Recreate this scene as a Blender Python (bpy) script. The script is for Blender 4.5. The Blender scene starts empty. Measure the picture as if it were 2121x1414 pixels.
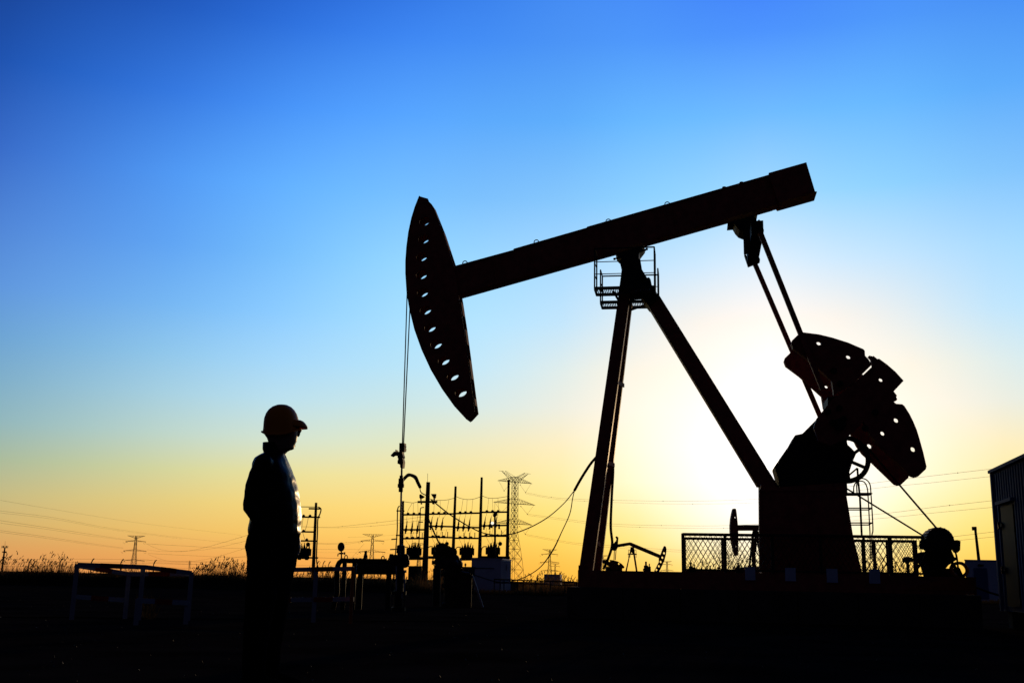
import bpy, bmesh, math, random
from mathutils import Vector, Matrix, noise
from mathutils.geometry import tessellate_polygon
random.seed(7)
C = bpy.context.scene.collection
R = math.radians

# ------------------------------------------------------------------ camera
FPX = 2239.0                       # focal length in photo pixels (photo 2121 x 1414)
PITCH = math.atan(496 / FPX); ROLL = 0.02
EYE = Vector((0, 0, 0.7))
F0 = Vector((0, math.cos(PITCH), math.sin(PITCH)))
R0 = Vector((1, 0, 0)); U0 = Vector((0, -math.sin(PITCH), math.cos(PITCH)))
RT = R0 * math.cos(ROLL) + U0 * math.sin(ROLL)
UP = U0 * math.cos(ROLL) - R0 * math.sin(ROLL)
cam = bpy.data.cameras.new('camera'); co = bpy.data.objects.new('camera', cam); C.objects.link(co)
cam.sensor_width = 36; cam.lens = 36 * FPX / 2121; cam.clip_start = 0.05; cam.clip_end = 20000
m = Matrix((RT, UP, -F0)).transposed().to_4x4(); m.translation = EYE
co.matrix_world = m
bpy.context.scene.camera = co
VS = bpy.context.scene.view_settings
VS.view_transform = 'Standard'; VS.look = 'None'; VS.exposure = 0; VS.gamma = 1

def ray(px, py):
    return (RT * ((px - 1060.5) / FPX) + UP * ((707 - py) / FPX) + F0)
def at(px, py, Y):                 # the point seen at a pixel of the photograph, Y metres ahead
    d = ray(px, py); return EYE + d * (Y / d.y)
def gx(px, Y):                     # x of pixel column at the ground-ish row
    return at(px, 1203 + 0.02 * (px - 1060), Y).x
SUN = ray(1601, 962).normalized()
SUN_EL = math.asin(SUN.z); SUN_AZ = math.atan2(SUN.x, SUN.y)

# ------------------------------------------------------------------ world
W = bpy.data.worlds.new('World'); bpy.context.scene.world = W; W.use_nodes = True
nt = W.node_tree; nt.nodes.clear(); N = nt.nodes; L = nt.links
def s2l(c): return tuple(((v / 255) / 12.92 if v / 255 <= .04045 else ((v / 255 + .055) / 1.055) ** 2.4) for v in c)
def nd(t, **k):
    n = N.new(t)
    for a, b in k.items(): setattr(n, a, b)
    return n
def mth(op, a, b=None, clamp=False):
    n = nd('ShaderNodeMath', operation=op, use_clamp=clamp)
    for i, v in enumerate((a, b)):
        if v is None: continue
        if isinstance(v, (int, float)): n.inputs[i].default_value = v
        else: L.new(v, n.inputs[i])
    return n.outputs[0]
def vmul(a, col, fac):             # colour * scalar
    n = nd('ShaderNodeVectorMath', operation='SCALE')
    if isinstance(col, tuple): n.inputs[0].default_value = col
    else: L.new(col, n.inputs[0])
    if isinstance(fac, (int, float)): n.inputs['Scale'].default_value = fac
    else: L.new(fac, n.inputs['Scale'])
    return n.outputs[0]
def vadd(a, b):
    n = nd('ShaderNodeVectorMath', operation='ADD'); L.new(a, n.inputs[0]); L.new(b, n.inputs[1]); return n.outputs[0]
tc = nd('ShaderNodeTexCoord'); nrm = nd('ShaderNodeVectorMath', operation='NORMALIZE'); L.new(tc.outputs['Generated'], nrm.inputs[0])
sep = nd('ShaderNodeSeparateXYZ'); L.new(nrm.outputs[0], sep.inputs[0])
dot = nd('ShaderNodeVectorMath', operation='DOT_PRODUCT'); L.new(nrm.outputs[0], dot.inputs[0]); dot.inputs[1].default_value = SUN
gdeg = mth('MULTIPLY', mth('ARCCOSINE', mth('MINIMUM', dot.outputs['Value'], 1.0)), 57.29578)
edeg = mth('MULTIPLY', mth('ARCSINE', sep.outputs['Z']), 57.29578)
# sky colour by elevation (rows) and by azimuth away from the sun (columns)
SKY_E = [0, 1, 2.2, 3.6, 5.2, 7, 9, 11, 13.5, 16.5, 20, 24, 28, 31.5]
SKY_D = [0, 3.5, 7, 11, 15.5, 20, 26, 32, 38, 44]
SKY_T = [ [(250, 234, 132), (256, 245, 183), (264, 257, 234), (274, 271, 269), (282, 279, 282), (285, 281, 279), (280, 275, 271), (271, 265, 260), (261, 251, 243), (222, 239, 253), (161, 217, 257), (110, 183, 257), (75, 143, 254), (58, 118, 248)],
         [(253, 217, 96), (255, 231, 143), (259, 246, 202), (265, 258, 235), (271, 267, 254), (274, 268, 259), (272, 263, 253), (264, 256, 244), (250, 244, 236), (205, 233, 255), (149, 213, 256), (106, 182, 256), (75, 144, 252), (62, 125, 246)],
         [(254, 201, 71), (255, 213, 100), (255, 228, 136), (257, 241, 176), (262, 252, 214), (264, 253, 227), (260, 250, 233), (252, 245, 229), (227, 237, 241), (190, 227, 255), (140, 208, 255), (102, 179, 255), (76, 147, 251), (65, 130, 245)],
         [(252, 188, 61), (254, 200, 78), (255, 213, 99), (255, 226, 128), (255, 235, 164), (252, 237, 192), (236, 237, 224), (222, 236, 235), (193, 229, 252), (170, 219, 256), (131, 198, 253), (93, 169, 252), (73, 143, 246), (63, 130, 241)],
         [(250, 179, 65), (252, 192, 78), (255, 206, 95), (255, 218, 117), (250, 228, 151), (238, 232, 191), (215, 233, 230), (197, 232, 248), (180, 228, 256), (158, 217, 257), (123, 192, 253), (90, 165, 252), (66, 137, 245), (52, 118, 231)],
         [(247, 171, 69), (251, 186, 82), (254, 201, 98), (253, 216, 119), (244, 226, 153), (224, 230, 196), (202, 229, 230), (183, 227, 248), (166, 222, 255), (147, 213, 256), (117, 191, 255), (86, 161, 256), (60, 130, 242), (41, 104, 219)],
         [(241, 163, 75), (244, 179, 86), (246, 197, 101), (244, 212, 122), (232, 223, 156), (210, 226, 197), (186, 223, 226), (165, 216, 239), (140, 204, 245), (119, 191, 253), (100, 178, 257), (72, 145, 249), (46, 111, 224), (29, 85, 198)],
         [(233, 158, 79), (234, 173, 90), (233, 189, 105), (226, 202, 126), (208, 210, 157), (186, 211, 190), (164, 206, 213), (142, 197, 223), (116, 181, 231), (95, 164, 243), (80, 153, 244), (53, 118, 226), (33, 89, 195), (21, 69, 172)],
         [(225, 156, 83), (222, 167, 93), (215, 179, 109), (201, 188, 130), (176, 190, 156), (152, 187, 179), (134, 180, 194), (116, 171, 205), (100, 158, 216), (84, 142, 224), (63, 122, 215), (36, 93, 196), (26, 73, 170), (16, 55, 148)],
         [(221, 157, 85), (209, 162, 99), (192, 167, 115), (171, 170, 133), (147, 169, 151), (123, 164, 166), (105, 156, 179), (92, 146, 189), (82, 134, 199), (69, 117, 200), (46, 92, 186), (24, 70, 166), (19, 58, 145), (11, 43, 125)] ]

for j, row in enumerate(SKY_T):
    for i, (a, b, c) in enumerate(row):
        if SKY_D[j] >= 26 and 7 <= SKY_E[i] <= 16: c += 11
        if SKY_E[i] >= 24: b += 4
        if SKY_E[i] <= 1: b -= 6
        row[i] = (a, b, c)
def cols():                        # denser azimuth columns by Catmull-Rom, so no creases show
    out = []
    for j in range(len(SKY_D) - 1):
        a, b, c, d = [SKY_T[min(max(k, 0), len(SKY_D) - 1)] for k in (j - 1, j, j + 1, j + 2)]
        for t in (0, .5):
            out.append((SKY_D[j] + (SKY_D[j + 1] - SKY_D[j]) * t, [tuple(.5 * (2 * q + (r - p) * t + (2 * p - 5 * q + 4 * r - s_) * t * t + (3 * q - p - 3 * r + s_) * t ** 3) for p, q, r, s_ in zip(*v)) for v in zip(a, b, c, d)]))
    return out + [(SKY_D[-1], SKY_T[-1])]
az = mth('ABSOLUTE', mth('SUBTRACT', mth('MULTIPLY', mth('ARCTAN2', sep.outputs['X'], sep.outputs['Y']), 57.29578), math.degrees(SUN_AZ)))
efac = mth('DIVIDE', edeg, 70.0, True); CL = cols(); base = None
for j, (dd, colr) in enumerate(CL):
    rp = nd('ShaderNodeValToRGB'); L.new(efac, rp.inputs[0]); cr = rp.color_ramp
    top = s2l(tuple(max(v, 2) for v in colr[-1]))
    st = [(e, s2l(tuple(max(v, 2) for v in c))) for e, c in zip(SKY_E, colr)] + [(42, tuple(v * .35 for v in top)), (70, tuple(v * .06 for v in top))]
    for k in range(len(st) - 2): cr.elements.new(.5)
    for k, (e, c) in enumerate(st): cr.elements[k].position = e / 70
    for k, (e, c) in enumerate(st): cr.elements[k].color = (*[v / 1.6 for v in c], 1)
    if j == 0: wgt = mth('SUBTRACT', 1.0, mth('DIVIDE', az, CL[1][0]), True)
    else:
        up = mth('DIVIDE', mth('SUBTRACT', az, CL[j - 1][0]), dd - CL[j - 1][0])
        wgt = mth('MINIMUM', up, mth('DIVIDE', mth('SUBTRACT', CL[j + 1][0], az), CL[j + 1][0] - dd)) if j < len(CL) - 1 else mth('MINIMUM', up, 1.0)
        wgt = mth('MAXIMUM', wgt, 0.0)
    term = vmul(None, rp.outputs['Color'], wgt); base = term if base is None else vadd(base, term)
# the sky darkens away from the sun, to a dim blue behind the camera
mr = nd('ShaderNodeMapRange', interpolation_type='SMOOTHSTEP'); L.new(gdeg, mr.inputs['Value'])
mr.inputs['From Min'].default_value = 40; mr.inputs['From Max'].default_value = 68; mr.inputs['To Min'].default_value = 1.6; mr.inputs['To Max'].default_value = 0.0
base = vmul(None, base, mr.outputs[0])
back = vmul(None, (0.0075, 0.009, 0.025), mth('SUBTRACT', 1.0, mth('DIVIDE', mr.outputs[0], 1.6)))
disc = mth('MULTIPLY', mth('LESS_THAN', gdeg, 0.35), 1.5)
col = vadd(vadd(base, back), vmul(None, (1.0, 0.85, 0.6), disc))
bg = nd('ShaderNodeBackground'); L.new(col, bg.inputs['Color']); bg.inputs['Strength'].default_value = 1.0
sky = nd('ShaderNodeTexSky', sky_type='NISHITA'); sky.sun_disc = False; sky.sun_elevation = SUN_EL; sky.sun_rotation = SUN_AZ
bg2 = nd('ShaderNodeBackground'); L.new(sky.outputs[0], bg2.inputs['Color']); bg2.inputs['Strength'].default_value = 0.0015
add = nd('ShaderNodeAddShader'); L.new(bg.outputs[0], add.inputs[0]); L.new(bg2.outputs[0], add.inputs[1])
wo = nd('ShaderNodeOutputWorld'); L.new(add.outputs[0], wo.inputs['Surface'])

sl = bpy.data.lights.new('sun', 'SUN'); sl.energy = 1.3; sl.angle = R(0.5); sl.color = (1.0, 0.66, 0.32)
so = bpy.data.objects.new('sun', sl); C.objects.link(so); so.rotation_euler = SUN.to_track_quat('Z', 'Y').to_euler(); so.location = (0, 0, 30)

# ------------------------------------------------------------------ materials
def mat(name, col, rough=.7, metal=0., spec=.3, scale=6., var=.35, bump=.15, translucent=0.):
    m = bpy.data.materials.new(name); m.use_nodes = True; t = m.node_tree; n = t.nodes; l = t.links
    b = n['Principled BSDF']; b.inputs['Roughness'].default_value = rough; b.inputs['Metallic'].default_value = metal
    b.inputs['Specular IOR Level'].default_value = spec
    tc = n.new('ShaderNodeTexCoord'); nz = n.new('ShaderNodeTexNoise'); nz.inputs['Scale'].default_value = scale; nz.inputs['Detail'].default_value = 6
    l.new(tc.outputs['Object'], nz.inputs['Vector'])
    r = n.new('ShaderNodeValToRGB'); r.color_ramp.elements[0].position = .3; r.color_ramp.elements[1].position = .72
    r.color_ramp.elements[0].color = (*[c * (1 - var) for c in col], 1); r.color_ramp.elements[1].color = (*[c * (1 + var) for c in col], 1)
    l.new(nz.outputs['Fac'], r.inputs[0]); l.new(r.outputs['Color'], b.inputs['Base Color'])
    if bump:
        bp = n.new('ShaderNodeBump'); bp.inputs['Strength'].default_value = bump; bp.inputs['Distance'].default_value = .01
        l.new(nz.outputs['Fac'], bp.inputs['Height']); l.new(bp.outputs[0], b.inputs['Normal'])
    if translucent:
        tr = n.new('ShaderNodeBsdfTranslucent'); l.new(r.outputs['Color'], tr.inputs['Color'])
        mx = n.new('ShaderNodeMixShader'); mx.inputs[0].default_value = translucent
        l.new(b.outputs[0], mx.inputs[1]); l.new(tr.outputs[0], mx.inputs[2]); l.new(mx.outputs[0], n['Material Output'].inputs['Surface'])
    return m
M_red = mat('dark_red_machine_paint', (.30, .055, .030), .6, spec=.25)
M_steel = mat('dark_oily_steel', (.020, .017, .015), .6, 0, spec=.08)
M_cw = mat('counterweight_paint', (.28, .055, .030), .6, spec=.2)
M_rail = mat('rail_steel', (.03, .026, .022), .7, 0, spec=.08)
M_bright = mat('bare_steel_grating', (.22, .23, .25), .6, .2)
M_rubber = mat('black_rubber', (.010, .010, .010), .9, spec=0)
M_conc = mat('old_concrete', (.05, .042, .036), .95, spec=.1, scale=3)
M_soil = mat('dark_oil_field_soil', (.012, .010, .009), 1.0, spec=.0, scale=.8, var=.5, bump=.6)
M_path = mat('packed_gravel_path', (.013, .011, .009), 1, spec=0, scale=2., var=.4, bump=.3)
M_pole = mat('weathered_concrete_pole', (.03, .027, .024), .9, spec=.1)
M_porc = mat('brown_porcelain', (.03, .015, .01), .6, spec=.1)
M_trafo = mat('transformer_grey', (.02, .022, .024), .8, spec=.0)
M_galv = mat('galvanised_lattice', (.02, .017, .015), .8, 0, spec=.1)
M_wire = mat('aluminium_wire', (.010, .008, .007), .9, 0, spec=0, bump=0)
M_white = mat('white_painted_sheet', (.45, .50, .62), .6, spec=.2, var=.08, bump=.05)
M_blue = mat('blue_painted_sheet', (.05, .10, .22), .7, spec=.08, var=.12, bump=.05)
M_door = mat('pale_door_metal', (.014, .013, .012), .6, 0, spec=.03, var=.1, bump=.03)
M_barw = mat('white_barrier_paint', (.22, .24, .29), .7, spec=.05, var=.08, bump=.05)
M_barr = mat('red_barrier_paint', (.22, .02, .012), .6, spec=.1, var=.12, bump=.05)
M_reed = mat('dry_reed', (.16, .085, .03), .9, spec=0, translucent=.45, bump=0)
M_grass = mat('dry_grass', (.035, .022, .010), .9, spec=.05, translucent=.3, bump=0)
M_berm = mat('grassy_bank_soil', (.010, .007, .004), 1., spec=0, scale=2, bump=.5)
M_skin = mat('skin', (.20, .11, .07), .5, var=.08, bump=.05, scale=30)
M_hair = mat('black_hair', (.012, .010, .010), .6)
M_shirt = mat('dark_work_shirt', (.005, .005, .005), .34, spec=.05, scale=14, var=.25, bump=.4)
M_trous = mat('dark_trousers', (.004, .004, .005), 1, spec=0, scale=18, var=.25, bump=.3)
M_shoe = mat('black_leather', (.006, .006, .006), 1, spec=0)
M_helm = mat('orange_yellow_hard_hat_plastic', (.62, .17, .012), .5, spec=.10, var=.05, bump=0)
M_lens = mat('tinted_lens', (.10, .07, .07), .1, spec=.5, bump=0, var=.05)
M_rock = mat('pale_gravel_stone', (.04, .035, .03), .8, spec=.1, scale=20)
M_rust = mat('rusty_red_steel', (.36, .07, .02), .8, spec=.1, scale=5, var=.4)
M_glow = mat('glowing_white', (.8, .8, .75), .2, spec=.5, bump=0)
lb = M_glow.node_tree.nodes['Principled BSDF']; lb.inputs['Emission Color'].default_value = (1, .9, .7, 1); lb.inputs['Emission Strength'].default_value = 1.2

# ------------------------------------------------------------------ mesh builder
ORG = {}
class MB:
    def __init__(s): s.v = []; s.f = []; s.smooth = False
    def add(s, vs, fs):
        o = len(s.v); s.v += [Vector(v) for v in vs]; s.f += [tuple(i + o for i in f) for f in fs]; return s
    def hexa(s, a, b):             # two quads of 4 points
        return s.add(list(a) + list(b), [(3, 2, 1, 0), (4, 5, 6, 7), (0, 1, 5, 4), (1, 2, 6, 5), (2, 3, 7, 6), (3, 0, 4, 7)])
    def box(s, c, sz, X=Vector((1, 0, 0)), Y=Vector((0, 1, 0)), Z=Vector((0, 0, 1))):
        c = Vector(c); x = X * sz[0] / 2; y = Y * sz[1] / 2; z = Z * sz[2] / 2
        return s.hexa([c - x - y - z, c + x - y - z, c + x + y - z, c - x + y - z], [c - x - y + z, c + x - y + z, c + x + y + z, c - x + y + z])
    def bar(s, p, q, w, h, side=None):   # rectangular bar from p to q; w along `side`, h across
        p = Vector(p); q = Vector(q); d = (q - p).normalized()
        sd = Vector(side) if side is not None else (Vector((0, 0, 1)) if abs(d.z) < .9 else Vector((1, 0, 0)))
        a = d.cross(sd).normalized(); b = a.cross(d).normalized(); a = a * h / 2; b = b * w / 2
        return s.hexa([p - a - b, p + a - b, p + a + b, p - a + b], [q - a - b, q + a - b, q + a + b, q - a + b])
    def tube(s, p, q, r0, r1=None, n=8):
        r1 = r0 if r1 is None else r1; p = Vector(p); q = Vector(q); d = (q - p).normalized()
        a = d.orthogonal().normalized(); b = d.cross(a)
        vs = [p + (a * math.cos(t) + b * math.sin(t)) * r0 for t in [2 * math.pi * i / n for i in range(n)]]
        vs += [q + (a * math.cos(t) + b * math.sin(t)) * r1 for t in [2 * math.pi * i / n for i in range(n)]]
        return s.add(vs, [(i, (i + 1) % n, n + (i + 1) % n, n + i) for i in range(n)] + [tuple(range(n))[::-1], tuple(range(n, 2 * n))])
    def path(s, pts, r, n=6, closed=False):
        pts = [Vector(p) for p in pts]; k = len(pts); rr = r if isinstance(r, (list, tuple)) else [r] * k
        vs = []; a = None
        for i, p in enumerate(pts):
            d = (pts[(i + 1) % k] - pts[i - 1]) if closed else (pts[min(i + 1, k - 1)] - pts[max(i - 1, 0)])
            d = d.normalized()
            a = d.orthogonal().normalized() if a is None else (a - d * a.dot(d)).normalized()
            b = d.cross(a)
            vs += [p + (a * math.cos(2 * math.pi * j / n) + b * math.sin(2 * math.pi * j / n)) * rr[i] for j in range(n)]
        fs = []
        for i in range(k if closed else k - 1):
            o = i * n; o2 = ((i + 1) % k) * n
            fs += [(o + j, o + (j + 1) % n, o2 + (j + 1) % n, o2 + j) for j in range(n)]
        if not closed: fs += [tuple(range(n))[::-1], tuple(range((k - 1) * n, k * n))]
        return s.add(vs, fs)
    def prism(s, A, B):            # polygon A (list of points) to B, capped by tessellation
        n = len(A); s.add(list(A) + list(B), [])
        o = len(s.v) - 2 * n
        tri = tessellate_polygon([[Vector(p) for p in A]])
        s.f += [tuple(o + i for i in t) for t in tri] + [tuple(o + n + i for i in t[::-1]) for t in tri]
        s.f += [(o + i, o + (i + 1) % n, o + n + (i + 1) % n, o + n + i) for i in range(n)]
        return s
    def plate(s, outer, holes, fn, v0, v1):  # 2D outlines (u,z) with holes, extruded between v0 and v1 through fn(u,v,z)
        loops = [outer] + holes; flat = [p for lp in loops for p in lp]
        tri = tessellate_polygon([[Vector((p[0], p[1], 0)) for p in lp] for lp in loops])
        n = len(flat); o = len(s.v)
        s.v += [fn(p[0], v0, p[1]) for p in flat] + [fn(p[0], v1, p[1]) for p in flat]
        s.f += [tuple(o + i for i in t) for t in tri] + [tuple(o + n + i for i in t[::-1]) for t in tri]
        k = 0
        for lp in loops:
            m_ = len(lp)
            s.f += [(o + k + i, o + k + (i + 1) % m_, o + n + k + (i + 1) % m_, o + n + k + i) for i in range(m_)]
            k += m_
        return s
    def loft(s, rings, cap=True):
        n = len(rings[0]); o = len(s.v)
        for r in rings: s.v += [Vector(p) for p in r]
        for i in range(len(rings) - 1):
            a = o + i * n; b = a + n
            s.f += [(a + j, a + (j + 1) % n, b + (j + 1) % n, b + j) for j in range(n)]
        if cap: s.f += [tuple(o + j for j in range(n))[::-1], tuple(o + (len(rings) - 1) * n + j for j in range(n))]
        return s
    def ball(s, c, r, n=12, k=8):
        c = Vector(c); r = Vector(r) if not isinstance(r, (int, float)) else Vector((r, r, r))
        rings = [[c + Vector((r.x * math.sin(ph) * math.cos(t), r.y * math.sin(ph) * math.sin(t), r.z * math.cos(ph)))
                  for t in [2 * math.pi * j / n for j in range(n)]] for ph in [math.pi * (i + .02) / (k + .04) for i in range(k + 1)]]
        return s.loft(rings)
    def lathe(s, p, d, prof, n=12):  # profile [(along, radius)] about axis d from p
        p = Vector(p); d = Vector(d).normalized(); a = d.orthogonal().normalized(); b = d.cross(a)
        return s.loft([[p + d * h + (a * math.cos(2 * math.pi * j / n) + b * math.sin(2 * math.pi * j / n)) * max(r, 1e-4) for j in range(n)] for h, r in prof])
def curve(pts, k=8):               # Catmull-Rom
    P = [Vector(p) for p in pts]; P = [P[0] * 2 - P[1]] + P + [P[-1] * 2 - P[-2]]; out = []
    for i in range(1, len(P) - 2):
        for j in range(k):
            t = j / k
            out.append(.5 * ((2 * P[i]) + (P[i + 1] - P[i - 1]) * t + (2 * P[i - 1] - 5 * P[i] + 4 * P[i + 1] - P[i + 2]) * t * t + (3 * P[i] - P[i - 1] - 3 * P[i + 1] + P[i + 2]) * t ** 3))
    return out + [P[-2]]
def tag(o, label, cat=None, group=None, kind=None):
    if label: o['label'] = label
    if cat: o['category'] = cat
    if group: o['group'] = group
    if kind: o['kind'] = kind
    return o
def thing(name, label, cat, loc, group=None, kind=None):
    o = bpy.data.objects.new(name, None); C.objects.link(o); o.location = loc; o.empty_display_size = .3
    ORG[o] = Vector(loc); return tag(o, label, cat, group, kind)
def part(name, mb, m, parent=None, smooth=False, label=None, origin=None, recalc=True, bevel=0):
    org = ORG[parent] if parent is not None else Vector(origin if origin is not None else (0, 0, 0))
    me = bpy.data.meshes.new(name); me.from_pydata([v - org for v in mb.v], [], mb.f); me.validate()
    if recalc:
        bm = bmesh.new(); bm.from_mesh(me); bmesh.ops.recalc_face_normals(bm, faces=bm.faces); bm.to_mesh(me); bm.free()
    me.materials.append(m)
    if smooth: me.polygons.foreach_set('use_smooth', [True] * len(me.polygons))
    o = bpy.data.objects.new(name, me); C.objects.link(o)
    if parent is not None: o.parent = parent
    else: o.location = org
    ORG[o] = org
    if label: o['label'] = label
    if bevel:
        b = o.modifiers.new('bevel', 'BEVEL'); b.width = bevel; b.segments = 2; b.limit_method = 'ANGLE'
    return o
def single(name, mb, m, label, cat, origin, group=None, kind=None, smooth=False):
    return tag(part(name, mb, m, None, smooth, origin=origin), label, cat, group, kind)
def copy_tree(o, parent=None):
    c = o.copy(); C.objects.link(c)
    if parent is not None: c.parent = parent
    ORG[c] = ORG.get(o, Vector())
    for ch in list(o.children): copy_tree(ch, c)
    return c
def zz(x0, y0, s): return lambda x, y: (x0 + x / s, y0 + y / s)
z5 = zz(780, 380, 2.356); z6 = zz(1180, 480, 5.05); z8 = zz(1560, 640, 3.366); z2 = zz(1480, 320, 3.721); z1 = zz(1540, 960, 3.651)
zl = zz(1740, 860, 5.233); z4 = zz(800, 960, 4.712); z3 = zz(600, 960, 4.16); z7 = zz(1180, 1020, 4.82); zp = zz(530, 825, 10.877)
zw = zz(800, 900, 8.84); zm = zz(1880, 1060, 7.856); zf = zz(680, 1120, 8.317); zg = zz(880, 1100, 7.44); z0 = zz(0, 1020, 4.242)

# ------------------------------------------------------------------ ground
mb = MB()
xs = sorted(set([round(s * 1.17 ** i * .6 - s * .6, 3) for i in range(60) for s in (-1, 1) if 1.17 ** i * .6 < 9000] + [-9000, 9000]))
ys = [-200, -60, -20, -8, -3] + [round(i * .55, 2) for i in range(90)] + [50 * 1.13 ** i for i in range(46) if 50 * 1.13 ** i < 11000] + [12000]
nx = len(xs)
for y in ys:
    for x in xs:
        amp = .02 if 3 < y < 60 and abs(x) < 40 else 0
        mb.v.append(Vector((x, y, amp * (noise.noise(Vector((x * .9, y * .9, 0))) - .4))))
mb.f = [(j * nx + i, j * nx + i + 1, (j + 1) * nx + i + 1, (j + 1) * nx + i) for j in range(len(ys) - 1) for i in range(nx - 1)]
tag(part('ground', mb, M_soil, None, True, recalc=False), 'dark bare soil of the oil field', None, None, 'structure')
# pale gravel track crossing behind the barriers
mb = MB(); A = []; B = []
for i in range(41):
    px = -200 + i * 34; yy = 17.9 + .9 * (px / 500) + .12 * math.sin(i * 1.3)
    A.append(Vector((gx(px, yy), yy - .42 - .1 * math.sin(i * .9), .006))); B.append(Vector((gx(px, yy), yy + .55 + .12 * math.sin(i * 1.7), .006)))
for i in range(40): mb.add([A[i], A[i + 1], B[i + 1], B[i]], [(0, 1, 2, 3)])
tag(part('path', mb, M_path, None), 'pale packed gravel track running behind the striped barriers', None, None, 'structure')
mb = MB()
for i in range(900):
    y = 5.5 + 24 * random.random() ** 1.3; x = (random.random() - .5) * y * 1.1; r = random.uniform(.004, .018)
    pts = [Vector((x, y, 0)) + Vector((random.uniform(-r, r), random.uniform(-r, r), z)) for z in (0, 0)]
    c = Vector((x, y, r * .3)); a = random.random() * 3
    mb.add([c + Vector((r * math.cos(a + t) * random.uniform(.7, 1.2), r * math.sin(a + t) * random.uniform(.7, 1.2), -r * .4)) for t in (0, 1.5, 3.1, 4.7)] + [c + Vector((0, 0, r * .7))],
           [(0, 1, 4), (1, 2, 4), (2, 3, 4), (3, 0, 4), (3, 2, 1, 0)])
tag(part('gravel', mb, M_rock, None), 'scattered small stones and gravel on the dark soil', 'gravel', None, 'stuff')

# low overgrown bank behind the yard
bf = lambda x: 1 - .88 * min(1, max(0, (x + 6.2) / 2.2))
mb = MB(); nxs = 160; prof = [(-3, 0), (-1.6, .22), (-.6, .42), (.4, .5), (1.6, .42), (3.2, 0)]
for dy, h in prof:
    for i in range(nxs + 1):
        x = -42 + i * 84 / nxs
        y = 62 + dy + 1.5 * math.sin(x * .11)
        mb.v.append(Vector((x, y, h * bf(x) * (1 + .35 * noise.noise(Vector((x * .5, dy, 3)))) * (1.12 if x < -14 else 1.0))))
n1 = nxs + 1
mb.f = [(j * n1 + i, j * n1 + i + 1, (j + 1) * n1 + i + 1, (j + 1) * n1 + i) for j in range(len(prof) - 1) for i in range(nxs)]
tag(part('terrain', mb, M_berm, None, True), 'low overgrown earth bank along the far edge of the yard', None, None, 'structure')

def blade(mb, x, y, z, h, w, lean, la):
    dx = math.cos(la) * lean; dy = math.sin(la) * lean; ww = w / 2; a = random.uniform(-.5, .5)
    wx = math.cos(a) * ww; wy = math.sin(a) * ww
    p0 = Vector((x, y, z)); p1 = p0 + Vector((dx * .35, dy * .35, h * .6)); p2 = p0 + Vector((dx, dy, h))
    o = Vector((wx, wy, 0))
    mb.add([p0 - o, p0 + o, p1 + o * .8, p1 - o * .8, p2], [(0, 1, 2, 3), (3, 2, 4)])
    return p2
def plume(mb, p, s, la):
    d = Vector((math.cos(la) * .45, math.sin(la) * .3, .9)).normalized()
    for k in range(6):
        a = p + d * s * random.uniform(-.9, .3); dd = (d + Vector((random.uniform(-.1, .4) * (1 if math.cos(la) > 0 else -1), random.uniform(-.3, .3), random.uniform(-.4, .2)))).normalized()
        e = a + dd * s * random.uniform(.5, 1.1); w = dd.cross(Vector((random.uniform(-.3, .3), 1, 0))).normalized() * s * random.uniform(.07, .16)
        mb.add([a, (a + e) / 2 + w, e, (a + e) / 2 - w], [(0, 1, 2, 3)])
def grass_band(x0, x1, y0, y1, n, h0, h1, zf):
    mb = MB()
    for i in range(n):
        x = random.uniform(x0, x1); y = random.uniform(y0, y1)
        c = .65 + .5 * noise.noise(Vector((x * .7, y * .7, 1)))
        blade(mb, x, y, zf(x, y), random.uniform(h0, h1) * max(.3, c + .2) * (.35 + .65 * bf(x)), random.uniform(.012, .035), random.uniform(0, .25), random.uniform(0, 6.28))
    return mb
bz = lambda x, y: bf(x) * max(0, .42 * (1 - abs(y - 62 - 1.5 * math.sin(x * .11)) / 3.2))
mb = grass_band(gx(-60, 61), gx(2150, 61), 59.6, 62.8, 15000, .18, .62, bz)
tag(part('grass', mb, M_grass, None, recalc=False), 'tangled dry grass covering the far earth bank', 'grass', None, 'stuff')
def reeds(ranges, label, group='reed clumps'):
    mb = MB()
    for (p0, p1, Y, n, h0, h1, ps) in ranges:
        for i in range(int(n * 1.5)):
            y = Y + random.uniform(-1.2, 1.2); px = random.uniform(p0, p1); x = gx(px, y)
            z = bz(x, y) if 58 < y < 66 else 0
            env = .6 + .4 * math.sin(math.pi * (px - p0) / (p1 - p0)) + .15 * noise.noise(Vector((px * .05, Y, 0)))
            h = (h0 + (h1 - h0) * random.random() ** 1.6) * env - z * .6
            la = random.gauss(0.2, .5) if random.random() < .75 else random.gauss(2.9, .5)
            t = blade(mb, x, y, z, h, random.uniform(.008, .016), random.uniform(.02, .16), la)
            for k in range(2): blade(mb, x, y, z, h * random.uniform(.4, .8), random.uniform(.01, .025), random.uniform(.1, .5), random.uniform(0, 6.28))
            if random.random() < ps: plume(mb, t, random.uniform(.08, .15), la)
    return tag(part('reeds', mb, M_reed, None, recalc=False), label, 'reeds', None, 'stuff')
reeds([(-30, 60, 61, 60, 1.0, 1.6, .8), (50, 165, 62, 190, .9, 1.62, .6), (165, 400, 62, 140, .6, 1.0, .3)], 'dry feathery reeds at the far left behind the striped guard rail')
reeds([(398, 520, 61, 240, 1.0, 1.55, .75)], 'dense clump of plumed reeds just left of the standing person')
reeds([(600, 720, 61, 160, .8, 1.25, .4), (720, 860, 61, 120, .7, 1.0, .3), (855, 975, 61, 170, .8, 1.4, .3)], 'ragged brown reeds under the pipework and the utility poles')
reeds([(1075, 1200, 61, 260, .7, 1.25, .6)], 'golden reeds between the lattice pylon and the pump foundation')
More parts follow.
